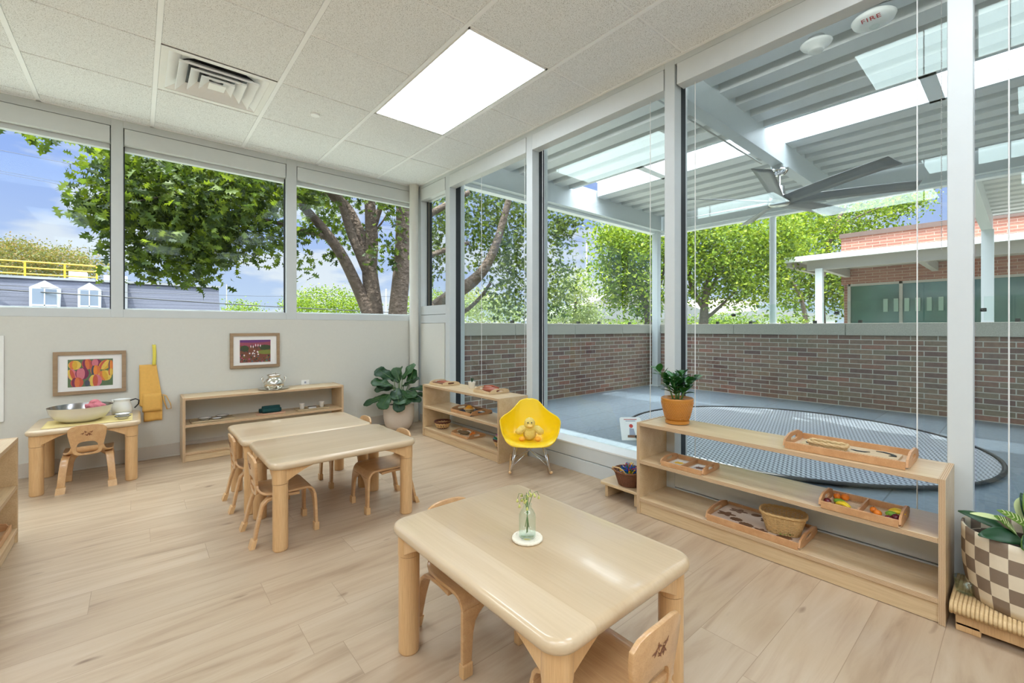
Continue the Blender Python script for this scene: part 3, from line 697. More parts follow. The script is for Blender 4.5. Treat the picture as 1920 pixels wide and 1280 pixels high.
# ------------------------------------------------------------------ trays
def make_tray(label, L, D, hs=.022, he=.04, th=.008, floor='tray_in', divider=False, cutout=True, m='beech', cat='tray', group=None):
    """wooden tray; long side L along X, short ends with arched hand holes"""
    t = thing('wooden_tray', label, cat, group=group)
    boxo('tray_base', (-L/2+.002, -D/2+.002, 0), (L/2-.002, D/2-.002, .004), floor, t)
    for sy in (-1, 1): boxo('long_side', (-L/2+th, sy*D/2-(th if sy > 0 else 0), 0), (L/2-th, sy*D/2+(0 if sy > 0 else th), hs), m, t, bevel=.0012)
    n = 28
    for sx in (-1, 1):
        hw = D*.17; zc = hs*.62+.006; hz = min(.0085, he*.2)
        outer, inner = [], []
        for i in range(n):
            a = 2*PI*(i+.5)/n; ca, sa = math.cos(a), math.sin(a); best = (0, zc)
            for k in range(1, 500):
                r = k*D/700; y, z = r*ca, zc+r*sa
                tp = he if abs(y) < D*.2 else hs+(he-hs)*max(0, 1-((abs(y)-D*.2)/(D*.3)))**.7
                if abs(y) > D/2 or z < 0 or z > tp: break
                best = (y, z)
            outer.append(best); inner.append((hw*math.copysign(abs(ca)**.5, ca), zc+.003+hz*math.copysign(abs(sa)**.5, sa)))
        x0 = sx*L/2-(th if sx > 0 else 0)
        MB().ring_prism(outer, inner, x0, x0+th, 'yz').obj('handle_end', m, t, bevel=.0008)
    if divider: boxo('divider', (-.003, -D/2+th, .003), (.003, D/2-th, hs), m, t)
    return t
def put(o, x, y, z, rz=0): o.location = (x, y, z); o.rotation_euler = (0, 0, rz); return o
Z1, Z2, Z3 = .504, .298, .089            # big shelf levels
RZ = PI/2
# top tray with snake board and small basket
put(make_tray('long beech tray on top of the window shelf, holding a snake-shape board', .41, .245, .03, .055), 2.262, .488, Z1, RZ)
bd = thing('inset_board', 'long pale puzzle board with black curved snake shapes in the top tray', 'puzzle', (2.275, .488, Z1+.004), RZ)
boxo('board', (-.165, -.055, 0), (.165, .055, .012), 'birch', bd, bevel=.001)
for pts in ([(.15, .01), (.14, .025), (.115, .028), (.085, .018)], [(-.01, .01), (-.03, .022), (-.055, .02), (-.07, .004)], [(-.085, -.03), (-.11, -.03), (-.135, -.018), (-.147, .0), (-.138, .018), (-.155, .012)]):
    MB().tube([(p[0], p[1], .0125) for p in pts], [.004]+[.008]*(len(pts)-2)+[.004], 6, flat=.35).obj('snake_shape', 'black', bd, smooth=True)
def woven(name, label, loc, a, b, h, flare, mat_, n=36, rows=9, rw=.0022, rz=0, cat='basket', square=2.0, stakes=True, rim=None, group=None):
    t = thing(name, label, cat, loc, rz, group)
    def sp(ang, k):
        f = 1-flare*(1-k)
        c_, s__ = math.cos(ang), math.sin(ang); q = (abs(c_)**square+abs(s__)**square)**(-1/square)
        return a*f*c_*q, b*f*s__*q
    m = MB()
    for r_ in range(rows):
        k = r_/(rows-1)
        pts = []
        for i in range(n*2):
            x, y = sp(2*PI*i/(n*2), k); w_ = 1+(.018 if (i+r_) % 2 else -.018); pts.append((x*w_, y*w_, .004+k*h))
        m.tube(pts, rw*.9 if rows > 5 else rw, 5, closed=True, flat=h/rows/rw*.55)
    m.obj('woven_side', mat_, t, smooth=True)
    if stakes:
        m = MB()
        for i in range(n):
            p0, p1 = sp(2*PI*i/n, 0), sp(2*PI*i/n, 1); m.tube([(p0[0], p0[1], .002), (p1[0], p1[1], h+.002)], rw*.7, 5)
        m.obj('stake', mat_, t, smooth=True)['kind'] = 'stuff'
    m = MB()
    for j in range(2):
        pts = [(sp(2*PI*i/(n*2), 1)[0]*(1.02+.02*math.sin(i*1.3+j*PI)), sp(2*PI*i/(n*2), 1)[1]*(1.02+.02*math.sin(i*1.3+j*PI)), h+.003+.003*math.cos(i*1.3+j*PI)) for i in range(n*2)]
        m.tube(pts, rw*1.5, 6, closed=True)
    m.obj('rim', rim or mat_, t, smooth=True)
    MB().prism([sp(2*PI*i/32, 0) for i in range(32)], .001, .005, 'xy').obj('base', mat_, t)
    return t
woven('rush_basket', 'small flat rush basket of glass pieces on the top tray', (2.21, .545, Z1+.017), .065, .03, .017, .06, 'rush', n=22, rows=4, rw=.0035, rz=RZ, square=5)
m = MB()
for i in range(26): m.ell((2.21+R.uniform(-.02, .02), .545+R.uniform(-.05, .05), Z1+.026+R.uniform(0, .004)), (.007, .007, .003), 6)
tag(m.obj('glass_pebbles', mat('glass_pebble', (186, 190, 132), .2, coat=.5), smooth=True), 'pale green glass pebbles filling the small rush basket', 'pebbles', kind='stuff')
# small divided tray, middle shelf left
put(make_tray('small beech tray with two picture compartments on the middle shelf', .235, .185, .024, .042, divider=True), 2.205, 1.152, Z2, RZ)
for k, (yy, cc) in enumerate(((1.21, 'card showing a yellow creature in the left compartment'), (1.095, 'card showing a small brown insect in the right compartment'))):
    cd = thing('picture_card', 'white '+cc, 'card', (2.205, yy, Z2+.0045), RZ)
    boxo('card', (-.04, -.06, 0), (.04, .06, .002), 'paper', cd)
    m = MB(); m.ell((.0, .0, .0022), (.024, .018, .0008), 8); [m.tube([(0, 0, .0024), (.03*math.cos(a), .028*math.sin(a), .0024)], .0012, 4) for a in (.5, 1.3, 2.2, 3.6, 4.4, 5.4)]
    m.obj('printed_picture', ['tyel', 'brown'][k], cd)
# fruit tray
put(make_tray('divided beech tray of toy fruit on the middle shelf, right end', .255, .185, .028, .05, divider=True, floor='tray_in'), 2.198, .425, Z2, RZ)
zf = Z2+.004
def fruit_round(x, y, r, m_, label, cat, grp=None, leaf=True):
    t = thing(cat.replace(' ', '_'), label, cat, (x, y, zf)); MB().lathe([(r*math.sin(PI*i/12)+.0006, r-r*math.cos(PI*i/12)) for i in range(13)], n=18).obj('skin', m_, t, smooth=True)
    if leaf: MB().tube([(0, 0, 2*r-.001), (.001, 0, 2*r+.003)], .0012, 5).obj('stem', 'brown', t)
    return t
fruit_round(2.262, .497, .0135, 'orange', 'toy orange nearest the tray back in the left compartment', 'orange')
fruit_round(2.255, .524, .012, 'orange', 'smaller toy orange touching the other orange in the left compartment', 'orange')
fruit_round(2.152, .532, .0135, 'plum', 'dark red toy plum at the left front of the fruit tray', 'plum')
MB()
tag(MB().ell((2.134, .520, zf+.009), (.007, .012, .009), 10).obj('fruit_half', 'flesh', smooth=True), 'cut pale toy fruit half in front of the left plum', 'fruit')
fruit_round(2.165, .374, .0125, 'orange', 'toy orange just right of the tray divider, front one', 'orange')
fruit_round(2.195, .392, .0115, 'orange', 'toy orange just right of the tray divider, back one', 'orange')
fruit_round(2.16, .320, .0135, 'plum', 'dark red toy plum at the right front of the fruit tray', 'plum')
fruit_round(2.138, .338, .0115, 'plum', 'small dark red toy plum against the front side of the right compartment', 'plum')
tag(MB().ell((2.19, .500, zf+.012), (.012, .022, .012), 12).obj('lime', 'lime', smooth=True), 'green toy lime beside the left plum', 'lime')
tag(MB().ell((2.18, .335, zf+.016), (.012, .02, .012), 12).obj('lime', 'lime', smooth=True), 'green toy lime lying before the banana bunch', 'lime')
def bananas(x, y, rz, n_, label):
    t = thing('banana_bunch', label, 'bananas', (x, y, zf), rz)
    for k in range(n_):
        a = (k-(n_-1)/2)*.16
        pts = [V((math.cos(a)*s_*.052-.025, math.sin(a)*s_*.052+k*.004, .008+.010*math.sin(s_*PI))) for s_ in [i/7 for i in range(8)]]
        MB().tube(pts, [.003, .0065, .0075, .0078, .0075, .007, .005, .002], 8).obj('banana', 'banana', t, smooth=True)
    MB().tube([(-.029, 0, .009), (-.024, 0, .009)], .004, 6).obj('stem', 'brown', t)
bananas(2.16, .484, RZ+2.9, 2, 'pair of yellow toy bananas at the front of the left compartment')
bananas(2.225, .325, RZ+3.5, 4, 'bunch of yellow toy bananas in the right compartment')
# leaf puzzle tray on bottom shelf
put(make_tray('beech tray with a leaf-shape cut-out board on the bottom shelf', .405, .245, .03, .052), 2.238, .823, Z3, RZ)
pz = thing('leaf_puzzle_board', 'pale wooden board with brown leaf-shaped cut-outs on the bottom shelf', 'puzzle', (2.238, .823, Z3+.004), RZ+PI)
boxo('board', (-.192, -.112, 0), (.192, .112, .014), mat('pale_board_wood', (206, 184, 164), .6, noise=.05), pz, bevel=.001)
def leafpoly(cx, cy, l, w_, a, kind):
    pts = []
    for i in range(36):
        q = 2*PI*i/36; k = {0: 1+.32*math.cos(5*q), 1: 1+.12*math.cos(12*q), 2: 1+.25*math.cos(3*q)*.6, 3: 1}[kind]
        x, y = l*k*math.cos(q), w_*k*math.sin(q); pts.append((cx+x*math.cos(a)-y*math.sin(a), cy+x*math.sin(a)+y*math.cos(a)))
    return pts
for k, (cx, cy, l, w_, a, kd) in enumerate(((-.12, .058, .034, .02, .1, 0), (-.145, -.02, .034, .022, .2, 0), (-.04, .07, .022, .015, .5, 3), (-.085, -.05, .026, .019, .2, 1), (-.03, -.075, .03, .02, 0, 1), (.02, .045, .026, .018, .3, 0), (.035, -.085, .024, .016, .2, 0), (.13, -.08, .03, .018, .4, 1))):
    pp = leafpoly(cx, cy, l, w_, a, kd); inn = [(cx+(x-cx)*.93, cy+(y-cy)*.93) for x, y in pp]
    m = MB(); m.prism(pp, .0142, .0146, 'xy'); m.ring_prism(pp, inn, .0142, .0156, 'xy'); m.obj('leaf_cutout', 'brown_d', pz)
b_ = woven('wicker_basket', 'oblong willow basket of green leaf pieces on the bottom shelf tray', (2.215, .715, Z3+.0185), .088, .064, .084, .28, 'wicker', n=30, rows=13, rw=.003, rz=RZ+.25, square=3)
for k in range(12):
    x, y = 2.215+R.uniform(-.032, .032), .715+R.uniform(-.045, .045)
    o = MB().prism([(p[0], p[1]) for p in leafpoly(0, 0, .022, .014, 0, k % 3)], 0, .003, 'xy').obj('leaf_piece', 'leafgreen2' if k % 3 == 0 else 'leafgreen', None, (x, y, Z3+.026+.0035*k), R.uniform(0, 3))
    tag(o, 'pale green leaf-shaped piece in the willow basket' if k % 3 == 0 else 'dark green leaf-shaped piece in the willow basket', 'leaf piece', 'pale leaf pieces in the basket' if k % 3 == 0 else 'dark leaf pieces in the basket')

# ------------------------------------------------------------------ ZZ plant in ochre pot
def leaf(m, base, d, up, L, W, droop=.3, nu=4, nv=8, shape=0, fold=.25, mi=0, ruffle=0, thick=None):
    base, d, up = V(base), V(d).normalized(), V(up)
    side = d.cross(up)
    if side.length < 1e-4: side = V((1, 0, 0))
    side.normalize(); nrm = side.cross(d).normalized()
    def f(u, v):
        t_ = v; x = (u*2-1)
        if shape == 0: w = math.sin(PI*min(1, t_*.96+.02))**.75
        elif shape == 1: w = (.30+.75*t_) * math.sin(PI*min(1, .14+.86*t_*.985))**.45 if t_ > .02 else .06   # fiddle: wide near the tip
        else: w = math.sin(PI*t_**.7*.98+.02)**.9
        c = base+d*(L*t_)-nrm*(droop*L*t_*t_)
        return c+side*(x*w*W/2)+nrm*(abs(x)*w*W*fold*.5+ruffle*W*math.sin(v*13+u*3)*abs(x))
    m.grid(f, nu, nv, mi)
def zzplant():
    t = thing('potted_plant', 'glossy-leaved plant in an ochre dimpled pot on the window shelf', 'potted plant', (2.255, 1.248, Z1+.001))
    m = MB(); m.lathe([(.056, 0), (.062, .002), (.064, .018), (.058, .019), (.03, .019)], n=40); m.obj('saucer', 'orange_pot', t, smooth=2)
    m = MB(); m.lathe([(.050, .010), (.055, .016), (.069, .050), (.079, .092), (.0845, .125), (.0845, .139), (.081, .141), (.079, .132), (.05, .122)], n=72,
        wave=lambda a, z: (.014*math.cos(a*36+(PI if int(z/.009) % 2 else 0)) if 0 else 0)); pot = m.obj('pot', 'orange_pot', t, smooth=True, sub=1)
    m = MB()
    for r_ in range(11):
        z = .028+r_*.0088; rr = .0605+(.0838-.0605)*((z-.028)/.094)**.8
        for k in range(40):
            a = 2*PI*(k+.5*(r_ % 2))/40; m.ell((rr*math.cos(a), rr*math.sin(a), z), (.0036, .0036, .0036), 4)
    m.obj('dimple_pattern', 'orange_pot', pot, smooth=True)
    MB().lathe([(.001, .124), (.078, .126)], n=24, close=False).obj('soil', 'soil', t)
    stems = [((-.9, .35), .19, 12), ((-.35, -.3), .15, 10), ((.3, .2), .16, 10), ((.75, -.5), .155, 10), ((.1, .6), .145, 8), ((.5, .5), .15, 8), ((-.2, .1), .13, 8), ((.95, -.1), .14, 7)]
    rr = random.Random(3)
    for (dx, dy), L, n in stems:
        # dx: along view-right, dy: away
        dirx = V((_c, -_s, 0))*dx+V((_s, _c, 0))*dy
        base = V((dirx.x*.02, dirx.y*.02, .122)); tip = base+dirx*.085+V((0, 0, L*.86)); mid = base+dirx*.025+V((0, 0, L*.5))
        pts = [base.lerp(mid, k/4).lerp(mid.lerp(tip, k/4), k/4) for k in range(5)]
        MB().tube(pts, [.0045, .004, .0032, .0025, .0015], 6).obj('stem', 'stem', t, smooth=True)
        m = MB()
        for k in range(n):
            f = .25+.75*k/(n-1); q = f*4; i = min(3, int(q)); p = pts[i].lerp(pts[i+1], q-i)
            ax = (pts[i+1]-pts[i]).normalized(); sd = ax.cross(V((rr.uniform(-.4, .4), rr.uniform(-.4, .4), .6)).normalized()).normalized()*(1 if k % 2 else -1)
            leaf(m, p, (ax*.75+sd*.8), V((0, 0, 1)), rr.uniform(.052, .068), .038, .15, 2, 6, 0, .3)
        m.obj('leaves', 'zz', t, smooth=True)
zzplant()

# ------------------------------------------------------------------ fiddle leaf fig
def fig():
    t = thing('potted_plant', 'fiddle-leaf fig with broad dark leaves in a round cream pot in the corner', 'potted plant', (2.02, 4.14, 0))
    MB().lathe([(.085, 0), (.10, .004), (.135, .05), (.15, .12), (.152, .19), (.15, .262), (.145, .268), (.138, .26), (.13, .235)], n=48).obj('pot', 'cream', t, smooth=True)
    MB().lathe([(.001, .238), (.14, .24)], n=24, close=False).obj('soil', 'soil', t)
    rt, bk = V((_c, -_s, 0)), V((_s, _c, 0))
    # leaves by (right, up, back) start and direction
    L = [((-.05, .50, .0), (-.8, .55, -.1), .20, .15), ((-.02, .42, -.03), (-1, .05, -.2), .20, .10), ((-.06, .35, -.04), (-1, -.2, -.3), .27, .09), ((-.04, .45, -.08), (-1, .35, -.3), .2, .12), ((.04, .34, -.09), (.2, -.2, -.8), .14, .12), ((-.06, .36, -.05), (-.9, -.2, -.3), .19, .08),
         ((.0, .48, .03), (-.35, .9, .2), .15, .10), ((.03, .50, .02), (.55, .85, 0), .19, .10), ((.05, .44, .0), (.9, .6, .1), .16, .09), ((.10, .46, .0), (.35, 1, 0), .15, .125),
         ((.10, .40, .0), (1, .15, .2), .20, .08), ((.10, .37, .02), (1, -.15, .2), .2, .06), ((.02, .40, -.06), (.5, -.45, -.6), .19, .14), ((.06, .38, -.05), (.9, -.1, -.5), .15, .12),
         ((-.06, .37, -.13), (-.3, -.6, -.6), .16, .13), ((.03, .35, -.15), (.2, -.65, -.5), .15, .11), ((.10, .34, -.08), (.9, -.12, -.3), .15, .09), ((.0, .42, -.05), (.05, -.5, -.8), .15, .12),
         ((-.05, .44, -.02), (-.6, .1, -.5), .16, .11), ((.01, .52, .0), (.15, .8, -.4), .13, .085), ((.02, .36, -.06), (-.1, -.1, -1), .12, .11), ((-.02, .46, .06), (-.5, .5, .6), .15, .11), ((.06, .44, -.05), (.45, .5, -.6), .14, .09)]
    m = MB(); st = MB()
    for (b, d, l, w) in L:
        B = rt*b[0]+bk*b[2]+V((0, 0, b[1])); D = rt*d[0]+bk*d[2]+V((0, 0, d[1]))
        up = V((0, 0, 1))-bk*.55
        leaf(m, B, D, up, l*1.05, w*1.5, .15, 6, 9, 1, .12, ruffle=.06)
        st.tube([V((b[0]*.3, 0, .24)), V((B.x*.6, B.y*.6, (.24+B.z)/2)), B, B+D.normalized()*l*.85+V((0,0,.001))], [.006, .005, .003, .0012], 6)
    m.obj('leaves', 'fig', t, smooth=True, solid=.0015); st.obj('stem', 'stem', t, smooth=True)
fig()

# ------------------------------------------------------------------ bottle vase on crochet mat
cx_, cy_ = .864, .945
m = MB(); m.lathe([(.002, 0), (.042, 0), (.0455, .004), (.043, .009), (.035, .0075), (.002, .006)], n=48, wave=lambda a, z: .02*math.cos(a*22))
tag(m.obj('crochet_coaster', 'crochet', None, (cx_, cy_, .410), smooth=True), 'round cream crochet coaster under the bottle vase', 'coaster')
gm, gnt, gb = nmat('bottle_glass'); gb.inputs['Transmission Weight'].default_value = 1; gb.inputs['Roughness'].default_value = 0; gb.inputs['IOR'].default_value = 1.35; gb.inputs['Base Color'].default_value = (.97, .99, .98, 1); M['bottle'] = glassmat('clear_glass', (250, 253, 252), .05, 1.0)
vs = thing('glass_bottle_vase', 'clear glass bottle vase with wilting sprigs on the foreground table', 'vase', (cx_, cy_, .4185))
m = MB(); m.lathe([(.003, 0), (.022, .0), (.0245, .003), (.0245, .058), (.0235, .066), (.018, .077), (.0125, .084), (.0115, .092), (.0135, .095), (.0115, .096), (.0100, .092), (.0112, .084), (.0165, .076), (.022, .066), (.023, .058), (.0228, .006), (.003, .005)], n=40)
m.obj('bottle', 'bottle', vs, smooth=True)
sp = thing('flower_sprigs', 'thin green sprigs with drooping pale buds standing in the bottle', 'flowers', (cx_, cy_, .4185))
rr = random.Random(11)
for k in range(7):
    a = rr.uniform(0, 2*PI); q = rr.uniform(.012, .032); tx, ty = q*math.cos(a), q*math.sin(a); hz = rr.uniform(.112, .128)
    pts = [V((-tx*.25, -ty*.25, .012+rr.uniform(0, .03))), V((0, 0, .06)), V((tx*.18, ty*.18, .09)), V((tx*.7, ty*.7, hz)), V((tx*1.15, ty*1.15, hz+.002)), V((tx*1.35, ty*1.35, hz-.012))]
    MB().tube(pts, [.0011, .0011, .001, .0009, .0008, .0006], 5).obj('stem', 'stem', sp, smooth=True)
    m = MB()
    m.tube([pts[-1], pts[-1]+V((0, 0, -.009))], [.0012, .0042], 7); m.tube([pts[3], pts[3]+V((ty*.3, -tx*.3, -.009))], [.0012, .0036], 6)
    m.obj('bud', mat('pale_bud', (206, 206, 120), .7) if k == 0 else bpy.data.materials['pale_bud'], sp, smooth=True)

# ------------------------------------------------------------------ yellow rocking armchair and plush duck
yc = thing('rocking_armchair', 'bright yellow moulded rocking armchair holding a plush duck', 'armchair', (2.150, 2.325, 0), PI-.72)
def lerpk(tab, v):
    n = len(tab)
    for i in range(n-1):
        (a, pa), (b, pb) = tab[i], tab[i+1]
        if v <= b or i == n-2:
            f = max(0, min(1, (v-a)/(b-a))); p0 = tab[i-1] if i else tab[i]; p3 = tab[i+2] if i+2 < n else tab[i+1]; out = []
            for k in range(len(pa)):
                m0 = (pb[k]-p0[1][k])/(b-p0[0])*(b-a); m1 = (p3[1][k]-pa[k])/(p3[0]-a)*(b-a)
                out.append((2*f**3-3*f**2+1)*pa[k]+(f**3-2*f**2+f)*m0+(-2*f**3+3*f**2)*pb[k]+(f**3-f**2)*m1)
            return out
Cc = [(0, (.185, .212)), (.06, (.178, .222)), (.2, (.12, .224)), (.38, (.02, .212)), (.5, (-.06, .214)), (.62, (-.115, .238)), (.74, (-.145, .30)), (.88, (-.165, .40)), (1, (-.178, .492))]
Ee = [(0, (.150, .222, .135)), (.06, (.150, .262, .172)), (.14, (.142, .318, .195)), (.22, (.118, .366, .208)), (.35, (.05, .378, .212)), (.5, (-.03, .388, .196)), (.6, (-.09, .404, .156)), (.7, (-.13, .428, .120)), (.8, (-.155, .456, .092)), (.9, (-.172, .482, .062)), (1, (-.18, .494, .012))]
def shell(u, v):
    c = lerpk(Cc, v); e = lerpk(Ee, v); x = u*2-1; a = abs(x)*PI/2; s_ = math.sin(a); k = 1-math.cos(a)
    return V((math.copysign(e[2]*s_**.9, x) if x else 0, c[0]+(e[0]-c[0])*k, c[1]+(e[1]-c[1])*k**1.25))
MB().grid(shell, 26, 34).obj('shell', 'yellow', yc, smooth=True, solid=.007, sub=1)
for sx in (-1, 1):
    pts = [(sx*.14, .205-.41*i/12, .010+.045*((i-6)/6)**2) for i in range(13)]
    MB().tube(pts, .0095, 10, flat=1.0).obj('rocker', 'leg', yc, smooth=True)
for sx in (-1, 1):
    for sy in (-1, 1):
        m = MB(); m.tube([(sx*.135, sy*.125, .035), (sx*.085, sy*.055, .205)], .0042, 8); m.tube([(sx*.137, sy*.125, .035), (sx*.10, sy*.02, .205)], .0035, 8); m.obj('wire_leg', 'chrome', yc, smooth=True)
for a, b in (((.125, .10, .06), (-.07, -.05, .2)), ((-.125, .10, .06), (.07, -.05, .2)), ((.125, -.10, .06), (-.07, .05, .2)), ((-.125, -.10, .06), (.07, .05, .2)), ((.085, .055, .205), (-.085, .055, .205)), ((.085, -.055, .205), (-.085, -.055, .205))):
    MB().tube([a, b], .0028, 6).obj('cross_wire', 'chrome', yc, smooth=True)
dk = thing('plush_duck', 'fluffy yellow plush duck sitting on the yellow armchair', 'soft toy', (2.158, 2.335, .2185), PI-.72)
m = MB(); m.ell((0, -.01, .045), (.048, .042, .05), 16); m.ell((0, .0, .118), (.040, .038, .043), 16); m.ell((0, -.005, .08), (.036, .034, .03), 12)
for sx in (-1, 1):
    m.ell((sx*.072, .012, .066), (.032, .024, .025), 12, rot=Euler((0, sx*.5, 0))); m.ell((sx*.05, -.0, .080), (.034, .024, .024), 12)
bd_ = m.obj('body', 'plush', dk, smooth=True)
md = bd_.modifiers.new('r', 'REMESH'); md.mode = 'VOXEL'; md.voxel_size = .003; md.use_smooth_shade = True
tx = bpy.data.textures.new('fluff', 'CLOUDS'); tx.noise_scale = .006
md = bd_.modifiers.new('d', 'DISPLACE'); md.texture = tx; md.strength = .005; md.texture_coords = 'LOCAL'
for sx in (-1, 1):
    MB().ell((sx*.057, .045, .018), (.022, .028, .016), 14).obj('foot', 'plush_o', dk, smooth=True)
    MB().ell((sx*.013, .036, .130), (.0045, .003, .0055), 10).obj('eye', 'black', dk, smooth=True)
MB().ell((0, .044, .108), (.021, .022, .012), 14).obj('beak', 'beak', dk, smooth=True)

# ------------------------------------------------------------------ little bench with toy basket
bn = thing('low_bench', 'low maple bench between the yellow chair and the long window shelf', 'bench', (2.145, 1.43, 0))
m = MB(); m.prism([(0, 0), (.225, 0), (.225, .27), (.018, .27), (0, .255)], .078, .096, 'xy'); m.obj('bench_top', 'birchy', bn, bevel=.005, seg=3)
for y in (.225, .02): boxo('leg', (.03, y, 0), (.20, y+.02, .078), 'birch', bn, bevel=.002)
woven('wicker_basket', 'round brown wicker basket of colourful toys on the low bench', (2.225, 1.535, .097), .088, .088, .082, .3, 'wickerd', n=30, rows=15, rw=.0028, cat='basket')
MB().tube([(-.08, .03, .082), (-.108, .045, .105), (-.12, .03, .122), (-.118, -.01, .125), (-.105, -.03, .112), (-.085, -.035, .085)], .0035, 8).obj('handle', 'wicker', [o for o in bpy.data.objects if o.name.startswith('wicker_basket')][-1], smooth=True)
toy = thing('expanding_ball_toy', 'spiky ball toy of blue red yellow and green links in the brown basket', 'toy', (2.225, 1.535, .158))
rr = random.Random(5)
for k in range(90):
    a = rr.uniform(0, 2*PI); e = math.asin(rr.uniform(-.05, 1)); d = V((math.cos(a)*math.cos(e), math.sin(a)*math.cos(e), math.sin(e)))
    sd = d.cross(V((rr.uniform(-1, 1), rr.uniform(-1, 1), rr.uniform(-1, 1)))).normalized(); L = rr.uniform(.055, .074)
    m = MB(); m.tube([d*.01-sd*.005, d*L*.55-sd*.009, d*L, d*L*.55+sd*.009, d*.01+sd*.005], .0028, 5); m.obj('link', ['tblue', 'tred', 'tyel', 'tgreen', 'tblue'][k % 5], toy)

# ------------------------------------------------------------------ rush stool with checked pot
st = thing('low_stool', 'low bamboo stool with a woven rush top at the right edge', 'stool', (2.09, -.27, 0))
m = MB()
for i in range(44):
    y = .004+i*.0101; m.tube([(.008, y, .066), (-.002, y, .078), (.006, y, .092), (.02, y, .0955), (.27, y, .0955), (.285, y, .085)], .0054, 6)
m.obj('rush_top', 'rush', st, smooth=True)['kind'] = 'stuff'
boxo('side_rail', (.03, .015, .018), (.27, .43, .066), 'leg', st, bevel=.003)
for x, y in ((.03, .37), (.03, .02), (.22, .37), (.22, .02)): boxo('leg', (x, y, 0), (x+.05, y+.06, .03), 'leg', st, bevel=.003)
pc = thing('potted_plant', 'striped-leaf plant in a taupe and cream checked pot at the right edge', 'potted plant', (2.262, -.005, .1015))
m = MB(); n = 64; rows = 5
def prf(k): return .140+.018*math.sin(min(1, k*1.5)*PI/2)
N = 22; sub = 4
for r_ in range(rows):
    for k in range(N):
        for a_ in range(sub):
            for b_ in range(2):
                f = lambda kk, rr_: V((prf(rr_/rows)*math.cos(2*PI*kk/N), prf(rr_/rows)*math.sin(2*PI*kk/N), .235*rr_/rows+.0))
                k0, k1 = k+a_/sub, k+(a_+1)/sub; z0, z1 = r_+b_/2, r_+(b_+1)/2
                m.quad([f(k0, z0), f(k1, z0), f(k1, z1), f(k0, z1)], (k+r_) % 2)
bmesh.ops.remove_doubles(m.bm, verts=m.bm.verts, dist=.0001)
m.obj('pot', ['check_a', 'check_b'], pc, smooth=True, solid=.006)
MB().lathe([(.001, .002), (.135, .003)], n=40, close=False).obj('pot_base', 'check_a', pc)
MB().lathe([(.001, .185), (.15, .187)], n=40, close=False).obj('soil', 'soil', pc)
rt, bk = V((_c, -_s, 0)), V((_s, _c, 0))
def plf(specs, mt, nm, shape=0, veins=False):
    m = MB(); sm = MB(); vm = MB()
    for (b, d, l, w, dr) in specs:
        B = rt*b[0]+bk*b[2]+V((0, 0, b[1])); D = rt*d[0]+bk*d[2]+V((0, 0, d[1])); up = V((0, 0, 1))-bk*.7
        leaf(m, B, D, up, l, w, dr, 6, 10, shape, .25); sm.tube([V((B.x*.3, B.y*.3, .18)), B.lerp(V((B.x*.3, B.y*.3, .2)), .4), B], .003, 6)
        if veins:
            d_ = D.normalized(); sd = d_.cross(up).normalized(); nr = sd.cross(d_).normalized()
            for q in [i/9 for i in range(1, 9)]:
                wq = math.sin(PI*q)**.75
                for s2 in (-1, 1):
                    p = [B+d_*(l*(q-.08+.12*t_))-nr*(dr*l*(q-.08+.12*t_)**2)+sd*(s2*t_*wq*w*.46)+nr*(t_*wq*w*.125*.92+.0035) for t_ in (0, .5, 1)]
                    vm.tube(p, [.0016, .0014, .0006], 4)
    m.obj(nm, mt, pc, smooth=True, solid=.001); sm.obj('stem', 'stem', pc, smooth=True)
    if veins: vm.obj('leaf_veins', 'palevein', pc, smooth=True)
plf([((-.05, .23, 0), (-.45, .65, -.2), .10, .05, .3), ((-.01, .22, -.05), (-.1, .5, -.6), .13, .075, .6), ((-.03, .22, -.04), (-.5, .4, -.5), .12, .06, .5), ((-.02, .26, -.02), (-.6, .65, .2), .09, .04, .3), ((.04, .25, -.02), (.5, .7, -.3), .13, .08, .3), ((.1, .24, 0), (.9, .4, -.2), .12, .06, .3), ((.02, .26, .01), (.1, .9, -.1), .13, .08, .35)], 'calathea', 'striped_leaves', veins=True)
plf([((-.06, .23, -.03), (-1, .45, -.2), .13, .06, .4), ((-.04, .24, -.06), (-.8, .35, -.6), .11, .06, .4), ((.03, .24, -.06), (.3, .45, -.9), .12, .07, .5), ((.08, .24, -.04), (1, .4, -.5), .13, .07, .4), ((-.0, .23, -.05), (-.4, .6, -.6), .12, .07, .5), ((-.02, .22, .05), (-.6, .5, .5), .12, .05, .3), ((.03, .24, .02), (.2, .9, .2), .12, .05, .3), ((.0, .2, -.05), (-.2, .3, -.8), .1, .05, .3)], 'darkleaf', 'dark_leaves')
plf([((.03, .26, .05), (.6, .8, .1), .10, .075, .15), ((-.05, .27, .02), (-.95, .3, .1), .11, .022, .15)], 'paleleaf', 'pale_leaves')
cup = MB().lathe([(.02, 0), (.028, .002), (.034, .05), (.033, .05), (.027, .004), (.004, .003)], n=32).obj('glass_cup', 'bottle', None, (2.205, .138, .1015), smooth=True)
cup.rotation_euler = (0, 0, 0); tag(cup, 'clear glass cup wedged between the shelf end and the checked pot', 'cup')

